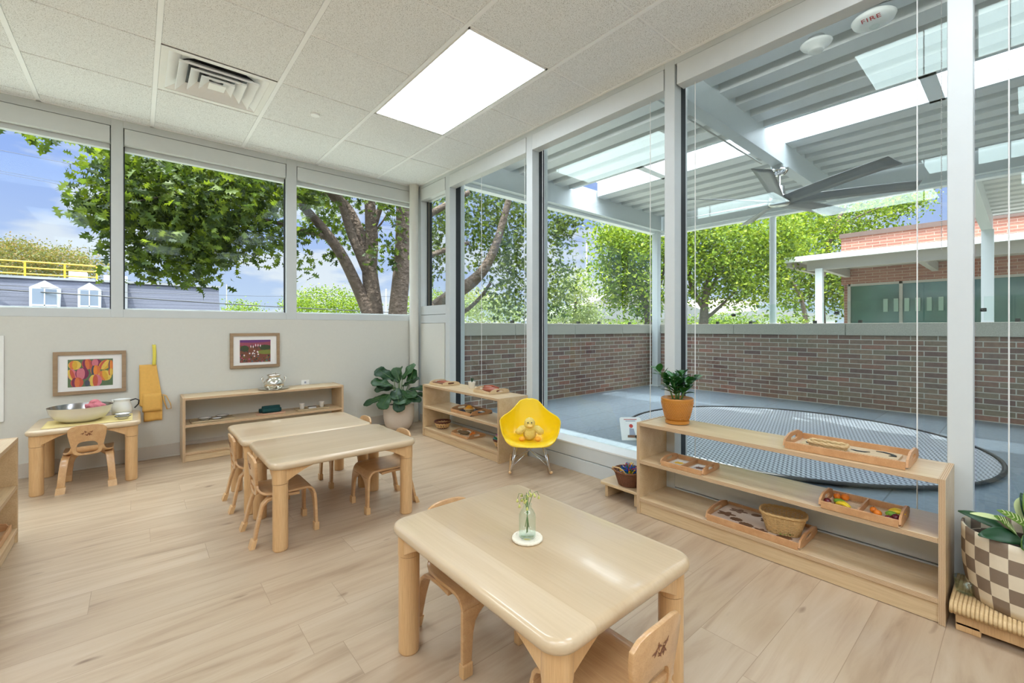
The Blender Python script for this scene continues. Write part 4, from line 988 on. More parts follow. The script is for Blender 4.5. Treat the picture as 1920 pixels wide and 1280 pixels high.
# ------------------------------------------------------------------ corner shelf contents (shelf 2: x 2.078..2.373)
A1, A2, A3 = .489, .288, .083
put(make_tray('small maple tray with a dark wooden puzzle, top shelf nearest the corner', .235, .2, .02, .04, m='birchy'), 2.225, 3.60, A1, RZ)
pz = thing('wooden_puzzle', 'dark brown carved wooden puzzle in the tray nearest the corner', 'puzzle', (2.225, 3.60, A1+.005), RZ)
boxo('board', (-.095, -.075, 0), (.095, .075, .018), 'brown', pz, bevel=.002); 
for x in (-.06, 0, .06): MB().prism([(x+p[0], p[1]) for p in leafpoly(0, 0, .028, .045, 0, 3)], .018, .024, 'xy').obj('puzzle_piece', 'brown2', pz)
wp = thing('potted_succulent', 'tiny spiky succulent in a small white pot on the corner shelf top', 'potted plant', (2.27, 3.215, A1))
MB().lathe([(.024, 0), (.026, .002), (.033, .058), (.031, .058), (.028, .052)], n=28).obj('pot', 'white_pot', wp, smooth=2); MB().lathe([(.001, .05), (.029, .051)], n=16, close=False).obj('soil', 'soil', wp)
m = MB()
for k in range(22):
    a = R.uniform(0, 6.28); q = R.uniform(.2, 1); m.tube([(0, 0, .05), (.02*q*math.cos(a), .02*q*math.sin(a), .09)], [.003, .0006], 5)
m.obj('spiky_leaves', 'darkleaf', wp)
put(make_tray('small maple tray with a red-brown leather pouch, top shelf nearest the yellow chair', .235, .21, .022, .042, m='birchy'), 2.255, 2.915, A1, RZ)
m = MB(); m.ell((0, 0, .02), (.088, .066, .02), 16); m.ell((.02, .01, .035), (.05, .04, .014), 12); m.tube([(-.07, -.03, .034), (0, -.01, .05), (.06, .03, .046)], .006, 8)
tag(m.obj('leather_pouch', 'brown2', None, (2.255, 2.915, A1+.004), RZ, smooth=True), 'red-brown soft leather pouch lying in a tray on the corner shelf top', 'pouch')
put(make_tray('beech tray with a navy lining and little bowl, middle shelf near the corner windows', .31, .235, .026, .045, floor='navy'), 2.228, 3.165, A2, RZ)
woven('woven_bowl', 'small woven bowl of yellow cloth on the navy-lined tray', (2.20, 3.155, A2+.0045), .042, .042, .028, .35, 'basket_tan', n=20, rows=6, rw=.0028)
m = MB(); m.ell((0, 0, .0), (.034, .036, .016), 12); m.ell((.008, .012, .012), (.022, .022, .012), 10)
tag(m.obj('yellow_cloth', mat('mustard_cloth', (226, 158, 40), .9, bump=.5, nscale=90), None, (2.2, 3.155, A2+.040), smooth=True), 'mustard yellow cloth bundled in the small woven bowl', 'cloth')
m = MB(); m.tube([(-.05, 0, .01), (0, .004, .012), (.05, 0, .01)], [.012, .014, .010], 10)
tag(m.obj('rolled_cloth', 'paper', None, (2.26, 3.235, A2+.004), RZ+.4, smooth=True), 'white rolled cloth at the back left of the navy-lined tray', 'cloth')
tag(MB().tube([(-.04, 0, .008), (.04, .004, .008)], [.006, .009], 8).obj('rolled_cloth', 'paper', None, (2.27, 3.08, A2+.004), RZ+.2, smooth=True), 'white rolled cloth at the back right of the navy-lined tray', 'cloth')
def lattice(label, x, y, z, r):
    t = thing('lattice_basket', label, 'basket', (x, y, z))
    MB().lathe([(r*.62, .0), (r*.7, .006), (r*.68, .012), (r*.6, .01)], n=30).obj('base', 'basket_rim', t, smooth=True)
    m = MB()
    for k in range(16):
        a = 2*PI*k/16
        for s_ in (-1, 1):
            pts = [((r*.68+r*.27*i/5)*math.cos(a+s_*.3*math.sin(PI*i/5)), (r*.68+r*.27*i/5)*math.sin(a+s_*.3*math.sin(PI*i/5)), .01+.042*i/5) for i in range(6)]
            m.tube(pts, .0042, 6)
    m.obj('lattice_side', 'basket_tan', t, smooth=True)
    MB().lathe([(r*.9, .046), (r*1.02, .054), (r*1.04, .066), (r, .070), (r*.93, .062), (r*.9, .046)], n=36, close=False, wave=lambda a, z: .015*math.cos(a*18)).obj('rim', 'basket_rim', t, smooth=True)
    MB().lathe([(.001, .008), (r*.66, .009)], n=24, close=False).obj('floor', 'basket_tan', t)
    return t
lattice('empty tan lattice basket with a dark rim, bottom shelf near the corner', 2.195, 3.585, A3, .077)
lattice('tan lattice basket holding striped cloths, bottom shelf behind the yellow chair', 2.20, 2.70, A3, .072)
for k, (cc, nm_) in enumerate((('teal', 'teal'), ('tgreen', 'green'), ('white', 'pale grey'), ('purple', 'purple'))):
    o = boxo('folded_cloth', (-.052, -.040, 0), (.052, .040, .009), cc if cc != 'white' else 'tan', None, bevel=.003)
    o.location = (2.195, 2.72-.012*k, A3+.052+.012*k); o.rotation_euler = (.45, 0, .3); tag(o, '%s folded cloth in the stack in the lattice basket' % nm_, 'cloth')
put(make_tray('small beech tray of brown animals and a pumpkin, bottom shelf under the corner windows', .27, .19, .022, .038), 2.215, 3.195, A3, RZ)
m = MB(); m.ell((0, 0, .016), (.05, .024, .016), 12); m.ell((.045, .006, .024), (.018, .014, .013), 10); [m.tube([(x_, y_, .012), (x_*1.1, y_*1.4, 0)], .005, 6) for x_ in (-.03, .03) for y_ in (-.014, .014)]
tag(m.obj('wooden_animal', mat('speckled_brown', (122, 98, 66), .7, noise=.5, nscale=60), None, (2.20, 3.225, A3+.004), RZ+.5, smooth=True), 'speckled brown toy animal in the bottom tray', 'toy')
m = MB(); m.ell((0, 0, .011), (.034, .014, .011), 10)
tag(m.obj('shell', 'cream', None, (2.255, 3.245, A3+.004), RZ, smooth=True), 'pale oblong shell behind the speckled toy animal', 'shell')
for k, (x_, y_) in enumerate(((2.235, 3.145), (2.205, 3.128))):
    p = thing('toy_pumpkin', ['orange ribbed toy pumpkin at the back of the bottom tray', 'smaller orange ribbed toy pumpkin at the front of the bottom tray'][k], 'pumpkin', (x_, y_, A3+.004)); r_ = .02-.004*k
    MB().lathe([(r_*max(.05, math.sin(PI*i/10)), r_*.8*(1-math.cos(PI*i/10))) for i in range(11)], n=40, wave=lambda a, z: .08*abs(math.cos(a*5))).obj('shell', 'orange', p, smooth=True)
    MB().tube([(0, 0, r_*1.5), (.002, 0, r_*1.9)], .002, 6).obj('stem', 'brown', p)

# ------------------------------------------------------------------ wall shelf contents (shelf 3)
B1, B2 = .491, .283
tr = MB().lathe([(.002, 0), (.105, 0), (.118, .005), (.122, .010), (.117, .008), (.104, .004), (.002, .003)], n=48).obj('round_tray', 'silver', None, (.915, 4.30, B1), smooth=True); tag(tr, 'round silver tray under the urn on the wall shelf', 'tray')
ur = thing('silver_drink_urn', 'ornate silver drink urn with a spout on the wall shelf', 'urn', (.915, 4.30, B1+.0045))
MB().lathe([(.055, 0), (.068, .002), (.075, .012), (.079, .04), (.077, .062), (.062, .082), (.05, .090), (.048, .108), (.056, .113), (.05, .116)], n=44, wave=lambda a, z: .012*math.cos(a*14) if .008 < z < .05 else 0).obj('body', 'silver', ur, smooth=True)
l = MB().lathe([(.057, .116), (.057, .119), (.045, .124), (.012, .128), (.004, .130)], n=36).obj('lid', 'silver', ur, smooth=True)
MB().tube([(.014*math.cos(a), 0, .128+.013*math.sin(a)) for a in [PI*i/8 for i in range(9)]], .0022, 6).obj('lid_handle', 'silver', l, smooth=True)
for sx in (-1, 1): MB().tube([(sx*.078, 0, .05), (sx*.09, 0, .075), (sx*.1, 0, .098), (sx*.092, 0, .106), (sx*.084, 0, .098), (sx*.086, 0, .08)], .0035, 8).obj('handle', 'silver', ur, smooth=True)
MB().tube([(.01, -.07, .022), (.01, -.10, .022), (.01, -.108, .012), (.01, -.108, -.002)], [.008, .009, .007, .006], 10).obj('spout', 'silver', ur, smooth=True)
def flat_tray(label, x, y, L, D):
    o = MB(); o.prism(rrect(-L/2, -D/2, L/2, D/2, .012, 4), 0, .004, 'xy')
    o.ring_prism(rrect(-L/2-.006, -D/2-.006, L/2+.006, D/2+.006, .016, 4), rrect(-L/2, -D/2, L/2, D/2, .012, 4), .001, .010, 'xy')
    return tag(o.obj('flat_tray', 'tan', None, (x, y, B2), bevel=.001), label, 'tray')
flat_tray('flat tan tray of small dishes at the left end of the wall shelf', .465, 4.285, .28, .14)
def dish(label, x, y, r, z=B2+.0045, h_=.016, rim=True):
    t = thing('enamel_dish', label, 'dish', (x, y, z))
    MB().lathe([(r*.55, 0), (r*.62, .002), (r*.93, h_), (r, h_+.001), (r*.9, h_-.001), (r*.55, .003), (.001, .003)], n=32).obj('bowl', 'enamelw', t, smooth=True)
    if rim: MB().tube([(r*math.cos(2*PI*i/32), r*math.sin(2*PI*i/32), h_+.001) for i in range(32)], .0014, 6, closed=True).obj('dark_rim', 'black', t, smooth=True)
    return t
dish('left white enamel dish with a dark rim on the tan tray', .415, 4.29, .048); dish('far right white enamel dish on the left tan tray', .535, 4.32, .046); dish('front white enamel dish on the left tan tray', .49, 4.245, .036, h_=.012)
m = MB(); m.prism([(.055*math.copysign(abs(math.cos(a))**1, math.cos(a))+.06*(1 if math.cos(a) > 0 else -1), .058*math.sin(a)) for a in [2*PI*i/40+.001 for i in range(40)]], 0, .010, 'xy')
tag(m.obj('oval_board', 'pink_board', None, (.885, 4.275, B2), bevel=.002), 'oval pale wooden board under the dark green towel', 'board')
tw = thing('rolled_towel', 'dark green rolled towel on the oval board', 'towel', (.885, 4.275, B2+.0102), .06)
for k, (y_, z_, r_, x0, x1) in enumerate(((-.02, .020, .02, -.07, .075), (.022, .019, .019, -.085, .05), (.0, .042, .018, -.068, .07))):
    pts = [(x0+(x1-x0)*i/6, y_, z_) for i in range(7)]
    MB().tube(pts, [r_*.92]+[r_]*5+[r_*.92], 16).obj('towel_roll', 'green_towel', tw, smooth=True)
flat_tray('flat tan tray with two cups at the right end of the wall shelf', 1.228, 4.29, .27, .12)
def tumbler(label, x, y):
    t = thing('white_cup', label, 'cup', (x, y, B2+.0045))
    MB().lathe([(.016, 0), (.018, .002), (.021, .04), (.0225, .052), (.021, .052), (.0175, .006), (.001, .005)], n=28).obj('cup_body', 'white_pot', t, smooth=True)
    MB().tube([(.0225*math.cos(2*PI*i/28), .0225*math.sin(2*PI*i/28), .043) for i in range(28)], .0012, 6, closed=True).obj('cup_band', 'cream', t)
tumbler('left white cup on the right-hand tan tray', 1.145, 4.30); tumbler('right white cup on the right-hand tan tray', 1.315, 4.29)
sd = thing('soap_dish', 'oblong white soap dish with a dark rim between the two cups', 'dish', (1.228, 4.285, B2+.0045))
MB().prism(rrect(-.034, -.02, .034, .02, .008, 4), 0, .014, 'xy').obj('dish_body', 'enamelw', sd, bevel=.002); MB().tube([(p[0], p[1], .015) for p in rrect(-.035, -.021, .035, .021, .008, 4)], .0015, 6, closed=True).obj('dark_rim', 'black', sd)
ot = thing('wall_outlet', 'white wall outlet behind the wall shelf', 'outlet', (1.214, 4.455, .492)); boxo('plate', (-.035, -.004, -.04), (.035, .004, .04), 'white', ot, bevel=.002)
for z_ in (.018, -.018): boxo('socket', (-.008, -.0055, z_-.009), (.008, -.003, z_+.009), 'grey_fig', ot)

# ------------------------------------------------------------------ bowl table contents
TZ = .4005
tag(MB().grid(lambda u, v: V((-.455+.43*u, 3.945+.30*v, TZ+.0012+.0012*math.sin(u*9)*math.sin(v*7))), 20, 14).obj('yellow_table_mat', 'ycloth', None, smooth=True, solid=.0015), 'pale yellow cloth mat under the white bowl', 'mat')
bw = thing('enamel_bowl', 'very large cream enamel bowl on the wall table', 'bowl', (-.288, 4.125, TZ+.0035))
MB().lathe([(.075, 0), (.085, .001), (.125, .022), (.152, .062), (.162, .100), (.1635, .101), (.161, .099), (.151, .062), (.124, .024), (.08, .004), (.001, .003)], n=56).obj('bowl_body', 'enamel', bw, smooth=True)
MB().lathe([(.1605, .1005), (.1475, .066), (.1195, .029), (.078, .0105), (.002, .0095)], n=56, close=False).obj('steel_lining', mat('bowl_steel', (150, 148, 146), .22, 1), bw, smooth=True)
m = MB()
for p, r_ in (((.06, .05, .085), .035), ((.09, .02, .082), .03), ((.045, .02, .078), .03), ((.07, .035, .105), .026), ((.10, .05, .075), .028)): m.ell(p, (r_*1.25, r_, r_*.75), 12, rot=Euler((R.random(), R.random(), R.random())))
o = m.obj('pink_cloth', 'pinkcloth', None, (-.288, 4.125, TZ+.0045), smooth=True); md = o.modifiers.new('r', 'REMESH'); md.mode = 'VOXEL'; md.voxel_size = .004; md.use_smooth_shade = True
tx2 = bpy.data.textures.new('folds', 'CLOUDS'); tx2.noise_scale = .03; md = o.modifiers.new('d', 'DISPLACE'); md.texture = tx2; md.strength = .018
tag(o, 'crumpled pink cloth inside the big bowl', 'cloth')
jg = thing('enamel_jug', 'white enamel jug with a black handle on the wall table', 'jug', (-.085, 4.30, TZ))
MB().lathe([(.05, 0), (.056, .002), (.058, .03), (.054, .06), (.046, .085), (.047, .10), (.052, .106), (.050, .106), (.044, .098), (.043, .084), (.052, .05), (.052, .006), (.001, .004)], n=36).obj('jug_body', 'enamelw', jg, smooth=True)
MB().tube([(.046, -.01, .092), (.075, -.014, .102), (.095, -.016, .09), (.092, -.014, .062), (.07, -.01, .035)], .0045, 8).obj('handle', 'black', jg, smooth=True)
MB().tube([(-.044, 0, .095), (-.058, 0, .104)], [.014, .006], 8).obj('spout', 'enamelw', jg, smooth=True)
for k in range(2):
    d_ = dish(['lower of two stacked white enamel dishes with black rims before the jug', 'upper of two stacked white enamel dishes with black rims before the jug'][k], -.075, 4.02, .043, TZ+.0045+.0165*k, .018)

# ------------------------------------------------------------------ pictures, apron, board
def picture(label, x0, x1, z0, z1, px0, px1, pz0, pz1, fw, art):
    t = thing('framed_picture', label, 'picture', ((x0+x1)/2, YN-.001, (z0+z1)/2)); cx, cz = (x0+x1)/2, (z0+z1)/2
    w, h = (x1-x0)/2, (z1-z0)/2
    MB().ring_prism([(-w,-h),(w,-h),(w,h),(-w,h)], [(-w+fw,-h+fw),(w-fw,-h+fw),(w-fw,h-fw),(-w+fw,h-fw)], -.022, 0, 'xz').obj('frame', 'oak', t, bevel=.001)
    boxo('mount', (-w+fw, -.010, -h+fw), (w-fw, -.001, h-fw), 'paper', t)
    art(t, px0-cx, px1-cx, pz0-cz, pz1-cz)
def flatm(nm, c): 
    return mat(nm, c, .7, noise=.12, nscale=70)
def tulips(t, x0, x1, z0, z1):
    mats = [flatm('paint_%d' % i, c) for i, c in enumerate([(96, 116, 84), (214, 168, 60), (196, 92, 70), (126, 50, 82), (206, 118, 130), (222, 190, 90), (214, 120, 70), (80, 84, 96), (226, 140, 60)])]
    m = MB(); m.box((x0, -.0115, z0), (x1, -.0102, z1), 0); W, H = x1-x0, z1-z0
    # (u, v, half-width, half-height, colour, tilt)
    T = [(.15, .8, .14, .17, 5, 0), (.42, .82, .12, .2, 2, .1), (.62, .86, .12, .14, 3, 0), (.82, .78, .13, .2, 1, -.4), (.95, .75, .06, .2, 6, 0), (.1, .45, .11, .22, 4, .2), (.31, .48, .15, .22, 3, 0), (.6, .58, .11, .2, 6, 0), (.82, .38, .15, .2, 5, .2), (.2, .16, .14, .2, 2, 0), (.6, .2, .15, .24, 4, 0), (.95, .5, .06, .14, 1, 0), (.42, .12, .06, .12, 7, 0)]
    d = 0
    for (u, v, a, b, k, tl) in T:
        for petal, (du, sc, kk) in enumerate(((0, 1, k), (-.35, .62, (k+1) % 9 if k != 7 else 7), (.35, .6, k), (0, .5, [0, 5, 6, 4, 2, 1, 8, 7, 1][k]))):
            d += 1; pts = []
            for i in range(18):
                q = 2*PI*i/18; x = a*sc*(.8+.2*(petal == 0))*math.cos(q)+du*a; z = b*(.95 if petal else 1)*math.sin(q)*(1 if math.sin(q) < 0 else .95)
                xx, zz = u+x*math.cos(tl)-z*math.sin(tl), v+x*math.sin(tl)+z*math.cos(tl)
                pts.append((x0+W*min(1, max(0, xx)), z0+H*min(1, max(0, zz))))
            m.bm.faces.new([m.bm.verts.new((p[0], -.0116-.00002*d, p[1])) for p in pts]).material_index = kk
    m.obj('painted_print', mats, t, recalc=False)
def village(t, x0, x1, z0, z1):
    mats = [flatm('view_%d' % i, c) for i, c in enumerate([(150, 74, 92), (110, 60, 120), (60, 74, 46), (122, 74, 56), (226, 216, 214), (126, 132, 60), (70, 60, 64), (180, 84, 120), (70, 110, 120)])]
    m = MB(); m.box((x0, -.0115, z0), (x1, -.0102, z1), 3); W, H = x1-x0, z1-z0; r = random.Random(9); d = [0]
    def blob(u, v, a, b, k, n=12):
        d[0] += 1
        m.bm.faces.new([m.bm.verts.new((x0+W*min(1, max(0, u+a*math.cos(2*PI*i/n))), -.0116-.00001*d[0], z0+H*min(1, max(0, v+b*math.sin(2*PI*i/n))))) for i in range(n)]).material_index = k
    blob(.5, .95, .8, .25, 0, 24); blob(.4, 1.0, .8, .12, 1, 24); blob(.85, .45, .3, .1, 5); blob(.15, .62, .14, .14, 2); blob(.8, .66, .22, .12, 2); blob(.5, .6, .16, .1, 3)
    for k in range(60): blob(r.uniform(0, 1), r.uniform(0, .32), r.uniform(.012, .04), r.uniform(.015, .04), r.choice([2, 5, 6, 7, 8, 3]), 8)
    for k in range(16): blob(r.uniform(.02, .6), r.uniform(.25, .58), .028, .038, 4 if k % 3 else 6, 5)
    for k in range(9): blob(.35+.35*k/9, .62+r.uniform(0, .15), .02, .07, 6 if k % 2 else 4, 4)
    m.obj('painted_print', mats, t, recalc=False)
picture('oak-framed picture of bright tulips on the cream wall', -.452, -.065, .547, .855, -.378, -.139, .600, .798, .024, tulips)
picture('oak-framed picture of a hillside village on the cream wall', .606, .992, .675, .980, .679, .918, .722, .920, .024, village)
ap = thing('apron', 'yellow cotton child\'s apron hanging on the wall by its lemon strap', 'apron', (.09, YN-.004, .3))
def apf(u, v):
    x0 = -.075+.02*max(0, (.3-v))*1.2 if v < .33 else -.075; z = .0+.44*v
    xr = .060 if v < .38 else .060-.036*(v-.38)/.62
    x0 = -.052 if v < .26 else -.078
    return V((x0+(xr-x0)*u, -.012-.008*math.sin(u*7)*(1-v*.6)-.006*math.sin(v*5), z))
MB().grid(apf, 12, 24).obj('apron_body', 'apron', ap, smooth=True, solid=.003)
MB().grid(lambda u, v: V((-.060+.115*u, -.026-.004*math.sin(u*6), .075+.14*v)), 8, 6).obj('pocket', 'apron', ap, smooth=True, solid=.002)
MB().grid(lambda u, v: V((-.002+.022*u+.004*math.sin(v*3), -.014+.008*v, .435+.16*v)), 2, 8).obj('neck_strap', 'strap', ap, smooth=True, solid=.003)
MB().tube([(.06, -.016, .2), (.085, -.02, .19), (.112, -.022, .12), (.116, -.02, .085), (.09, -.02, .083), (.072, -.02, .15), (.065, -.018, .19)], .009, 6, flat=.35).obj('tie_loop', 'apron', ap, smooth=True)
MB().tube([(.008, .0, .60), (.008, -.012, .60)], .004, 8).obj('hook', 'white', ap)
pb = thing('notice_board', 'pale framed notice board cut off at the left edge of the photo', 'board', (-1.0, YN-.001, .686))
boxo('panel', (-.31, -.010, -.28), (.31, -.001, .28), mat('board_cream', (214, 210, 196), .7), pb)
MB().ring_prism([(-.32,-.288),(.32,-.288),(.32,.288),(-.32,.288)], [(-.30,-.268),(.30,-.268),(.30,.268),(-.30,.268)], -.016, 0, 'xz').obj('frame', 'white', pb, bevel=.001)
for z_ in (-.25, .25): MB().tube([(.295, -.019, z_), (.295, -.012, z_)], .004, 8).obj('screw', 'satin', pb)
# left shelf trays
put(make_tray('beech tray on top of the left-edge shelf', .30, .22, .022, .04), -.60, 2.90, .501, RZ)
tl = put(make_tray('beech tray on the bottom of the left-edge shelf, nearest its end panel', .36, .26, .03, .05), -.58, 2.93, .071, RZ)

# ================================================================== outside
GZ = -3.6
struct(boxo('ground', (-60, -40, GZ-.3), (90, 90, GZ), 'ground'), 'lawn below the windows')
struct(boxo('terrace_floor', (XE+.21, -7, -.35), (7.4, 4.7, -.005), 'paver'), 'blue-grey stone paved terrace')
TX = 7.12
struct(boxo('terrace_wall', (XE+.25, 4.44, GZ), (TX+.25, 4.69, .93), 'brick'), 'brick parapet wall on the far left side of the terrace')
struct(boxo('terrace_wall', (TX, -7, GZ), (TX+.25, 4.44, .93), 'brick'), 'brick parapet wall along the terrace')
def cap(x0, y0, x1, y1, n, ax):
    for i in range(n):
        if ax == 'x': a, b = (x0+(x1-x0)*i/n+.003, y0, .93), (x0+(x1-x0)*(i+1)/n-.003, y1, 1.09)
        else: a, b = (x0, y0+(y1-y0)*i/n+.003, .93), (x1, y0+(y1-y0)*(i+1)/n-.003, 1.09)
        struct(boxo('wall_cap', a, b, 'concrete', bevel=.006), 'precast concrete wall cap')
cap(XE+.25, 4.415, TX+.275, 4.715, 4, 'x'); cap(TX-.025, -7, TX+.275, 4.412, 8, 'y')
# glass guard on the parapet
gr = thing('glass_railing', 'low frameless glass guard on top of the terrace parapet', 'railing', (0, 0, 1.09))
y = 4.40
while y > -6.5:
    pn = boxo('glass_panel', (TX+.12, y-1.34, .02), (TX+.132, y, .29), 'railglass', gr)
    for q in (.25, 1.1): boxo('clamp', (TX+.105, y-q-.02, 0), (TX+.147, y-q+.02, .04), 'black', pn)
    boxo('clip', (TX+.11, y-.02, .12), (TX+.142, y+.03, .16), 'black', pn); y -= 1.36
x = XE+.4
while x < TX:
    L_ = min(1.34, TX-x+.1); pn = boxo('glass_panel', (x, 4.555, .02), (x+L_, 4.567, .29), 'railglass', gr)
    for q in (.25, 1.1):
        if q < L_: boxo('clamp', (x+q-.02, 4.54, 0), (x+q+.02, 4.582, .04), 'black', pn)
    x += 1.36
# pergola roof
DK = 3.0
def deck(name, x0, x1, y0, y1, z, pitch=.30, dep=.075, label=None, m='deck'):
    mb_ = MB(); x = x0; pts = []
    while x < x1-.01:
        w = min(pitch, x1-x)
        for fx, fz in ((0, 0), (.54, 0), (.60, dep), (.94, dep)): pts.append((min(x1, x+fx*pitch), z+fz))
        x += pitch
    pts.append((x1, z)); 
    top = [(p[0], z+dep+.03) for p in (pts[-1], pts[0])]
    for a, b in zip(pts, pts[1:]): mb_.quad([(a[0], y0, a[1]), (b[0], y0, b[1]), (b[0], y1, b[1]), (a[0], y1, a[1])])
    mb_.quad([(x0, y0, z+dep+.03), (x1, y0, z+dep+.03), (x1, y1, z+dep+.03), (x0, y1, z+dep+.03)])
    return mb_.obj(name, m, None, recalc=False)
pg = thing('pergola', 'grey steel terrace canopy with ribbed metal deck and long white skylights', 'canopy', (0, 0, 0))
YB = [(4.21, 4.31), (1.66, 1.76), (-.89, -.79), (-3.44, -3.34), (-6.0, -5.9)]
def ibeam(name, a, b, axis):
    m = MB()
    if axis == 'x':
        y = (a[1]+b[1])/2; m.box((a[0], y-.055, 2.74), (b[0], y+.055, 2.752)); m.box((a[0], y-.028, 2.752), (b[0], y+.028, 3.10))
    else:
        x = (a[0]+b[0])/2; m.box((x-.055, a[1], 2.74), (x+.055, b[1], 2.752)); m.box((x-.028, a[1], 2.752), (x+.028, b[1], 3.10))
    return m.obj(name, 'steel', pg, bevel=.002)
boxo('edge_flashing', (XE+.25, 4.30, 2.70), (TX+.2, 4.40, 2.742), 'steelw', pg); boxo('edge_flashing', (TX+.09, -6, 2.70), (TX+.2, 4.30, 2.742), 'steelw', pg)
for a, b in YB: ibeam('beam', (XE+.25, a), (TX-.02, b), 'x')
ibeam('beam', (TX, -6), (TX+.1, 4.31), 'y')
for (x0, x1) in ((2.78, 4.68), (5.32, 7.12)):
    d_ = deck('deck_panel', x0, x1, -6, 4.26, DK, .3166 if x0 < 4 else .30); d_.parent = pg
MB().box((2.60, -6, 2.96), (2.78, 4.26, 3.06)).obj('wall_flashing', 'steel', pg)
for x in (4.68, 5.27): boxo('skylight_curb', (x, -6, 3.0), (x+.05, 4.2, 3.2), 'steel', pg)
sm, snt, sb = nmat('skylight_panel'); snt.nodes.remove(sb)
tl_ = snt.nodes.new('ShaderNodeBsdfTranslucent'); tl_.inputs[0].default_value = (.95, .97, 1, 1); tp_ = snt.nodes.new('ShaderNodeBsdfTransparent'); tp_.inputs[0].default_value = (.95, .97, 1, 1)
mx_ = snt.nodes.new('ShaderNodeMixShader'); mx_.inputs[0].default_value = .55; snt.links.new(tl_.outputs[0], mx_.inputs[1]); snt.links.new(tp_.outputs[0], mx_.inputs[2]); snt.links.new(mx_.outputs[0], snt.nodes['Material Output'].inputs[0]); M['skylight'] = sm
ys = [4.21, 3.10, .51, -2.08, -4.6, -6]
for a, b in zip(ys, ys[1:]):
    boxo('skylight', (4.73, b+.05, 3.19), (5.27, a-.05, 3.196), 'skylight', pg)
    boxo('skylight_crossbar', (4.68, b-.05, 3.0), (5.32, b+.05, 3.19), 'steelw', pg)
# posts
tag(boxo('canopy_post', (TX-.115, 4.25, -.005), (TX-.005, 4.36, 2.74), 'steel', bevel=.003), 'square grey steel post in the corner of the brick terrace walls', 'post')
boxo('post_base', (TX-.15, 4.22, -.005), (TX-.0, 4.40, .012), 'steel', bpy.data.objects['canopy_post'])
tag(MB().tube([(TX+.205, 2.505, 1.09), (TX+.205, 2.505, 2.76)], .045, 24).obj('canopy_post', 'steelw', smooth=2), 'round white steel post rising from the parapet in front of the trees', 'post')
tag(MB().tube([(TX+.205, -2.6, 1.09), (TX+.205, -2.6, 2.76)], .045, 24).obj('canopy_post', 'steelw', smooth=2), 'round white steel post further along the parapet', 'post')
# conduit along the beam
tag(MB().tube([(2.65, 1.80, 2.735), (4.95, 1.80, 2.735)], .008, 8).obj('conduit', 'satin'), 'thin metal conduit running along the underside of the middle beam', 'conduit')
# fan
fn = thing('ceiling_fan', 'brushed steel outdoor ceiling fan hanging from the canopy beam', 'ceiling fan', (5.18, 1.71, 2.74))
boxo('mount', (-.06, -.06, -.03), (.06, .06, 0), 'steel', fn)
MB().lathe([(.03, -.10), (.06, -.09), (.085, -.06), (.085, -.04), (.05, -.03)], n=28).obj('canopy_cap', 'chrome', fn, smooth=True)
MB().tube([(0, 0, -.05), (0, 0, -.22)], .014, 10).obj('downrod', 'chrome', fn)
hb = MB().lathe([(.02, -.42), (.09, -.415), (.11, -.39), (.10, -.34), (.055, -.30), (.05, -.22), (.02, -.20)], n=32).obj('motor_housing', 'satin', fn, smooth=True)
for k in range(7):
    a = 2*PI*k/7-1.141; T = Matrix.Rotation(a, 4, 'Z')
    m = MB(); m.grid(lambda u, v: T @ V((.09+1.05*v, (u-.5)*(.13+.03*v), -.375-(u-.5)*.06*(1-.3*v)+.02*math.sin(v*2))), 3, 10); m.obj('blade', mat('blade_grey', (132, 134, 136), .35) if k == 0 else bpy.data.materials['blade_grey'], fn, smooth=True, solid=.006)
# smoke detector and fire strobe under the deck near the glass
def detector(label, x, y, z, r, strobe=False):
    t = thing('fire_strobe' if strobe else 'smoke_detector', label, 'alarm', (x, y, z))
    MB().tube([(0, 0, .0), (0, 0, .035)], r*.55, 24).obj('back_box', 'satin', t, smooth=2)
    MB().lathe([(r*.45, -.055), (r*.5, -.05), (r*.52, -.03), (r*.9, -.018), (r, -.004), (r*.95, .0), (.01, .002)] if not strobe else [(.01, -.035), (r*.6, -.033), (r*.92, -.02), (r, .0), (r*.95, .006), (.01, .007)], n=40).obj('cover', 'white', t, smooth=True)
    if strobe:
        MB().ell((.025, 0, -.034), (.026, .026, .014), 12).obj('lens', 'bottle', t, smooth=True)
        cu = bpy.data.curves.new('fire_lettering', 'FONT'); cu.body = 'FIRE'; cu.size = .046; cu.align_x = 'CENTER'; cu.extrude = .0006; cu.space_character = 1.15
        cu.materials.append(M['red']); tmp = bpy.data.objects.new('tmp', cu); me_ = bpy.data.meshes.new_from_object(tmp); bpy.data.objects.remove(tmp)
        o = bpy.data.objects.new('fire_lettering', me_); C.objects.link(o); o.parent = t
        o.location = (-.058, -.0, -.0375); o.rotation_euler = (PI, 0, PI/2); o['label'] = 'red FIRE lettering'
        o.rotation_euler = (Matrix.Rotation(.22, 3, 'Y') @ Euler((0, PI, PI/2), 'XYZ').to_matrix()).to_euler()
    return t
detector('white dome smoke detector under the canopy, nearest the window head', 3.33, .885, 2.86, .088)
detector('white round fire alarm strobe with red FIRE lettering under the canopy', 3.36, .60, 2.88, .108, True)
tag(MB().tube([(3.33, .885, 2.945), (3.36, .60, 2.965), (3.42, .30, 2.95)], .011, 10).obj('conduit', 'satin', smooth=True), 'metal conduit joining the two alarm devices under the canopy', 'conduit')
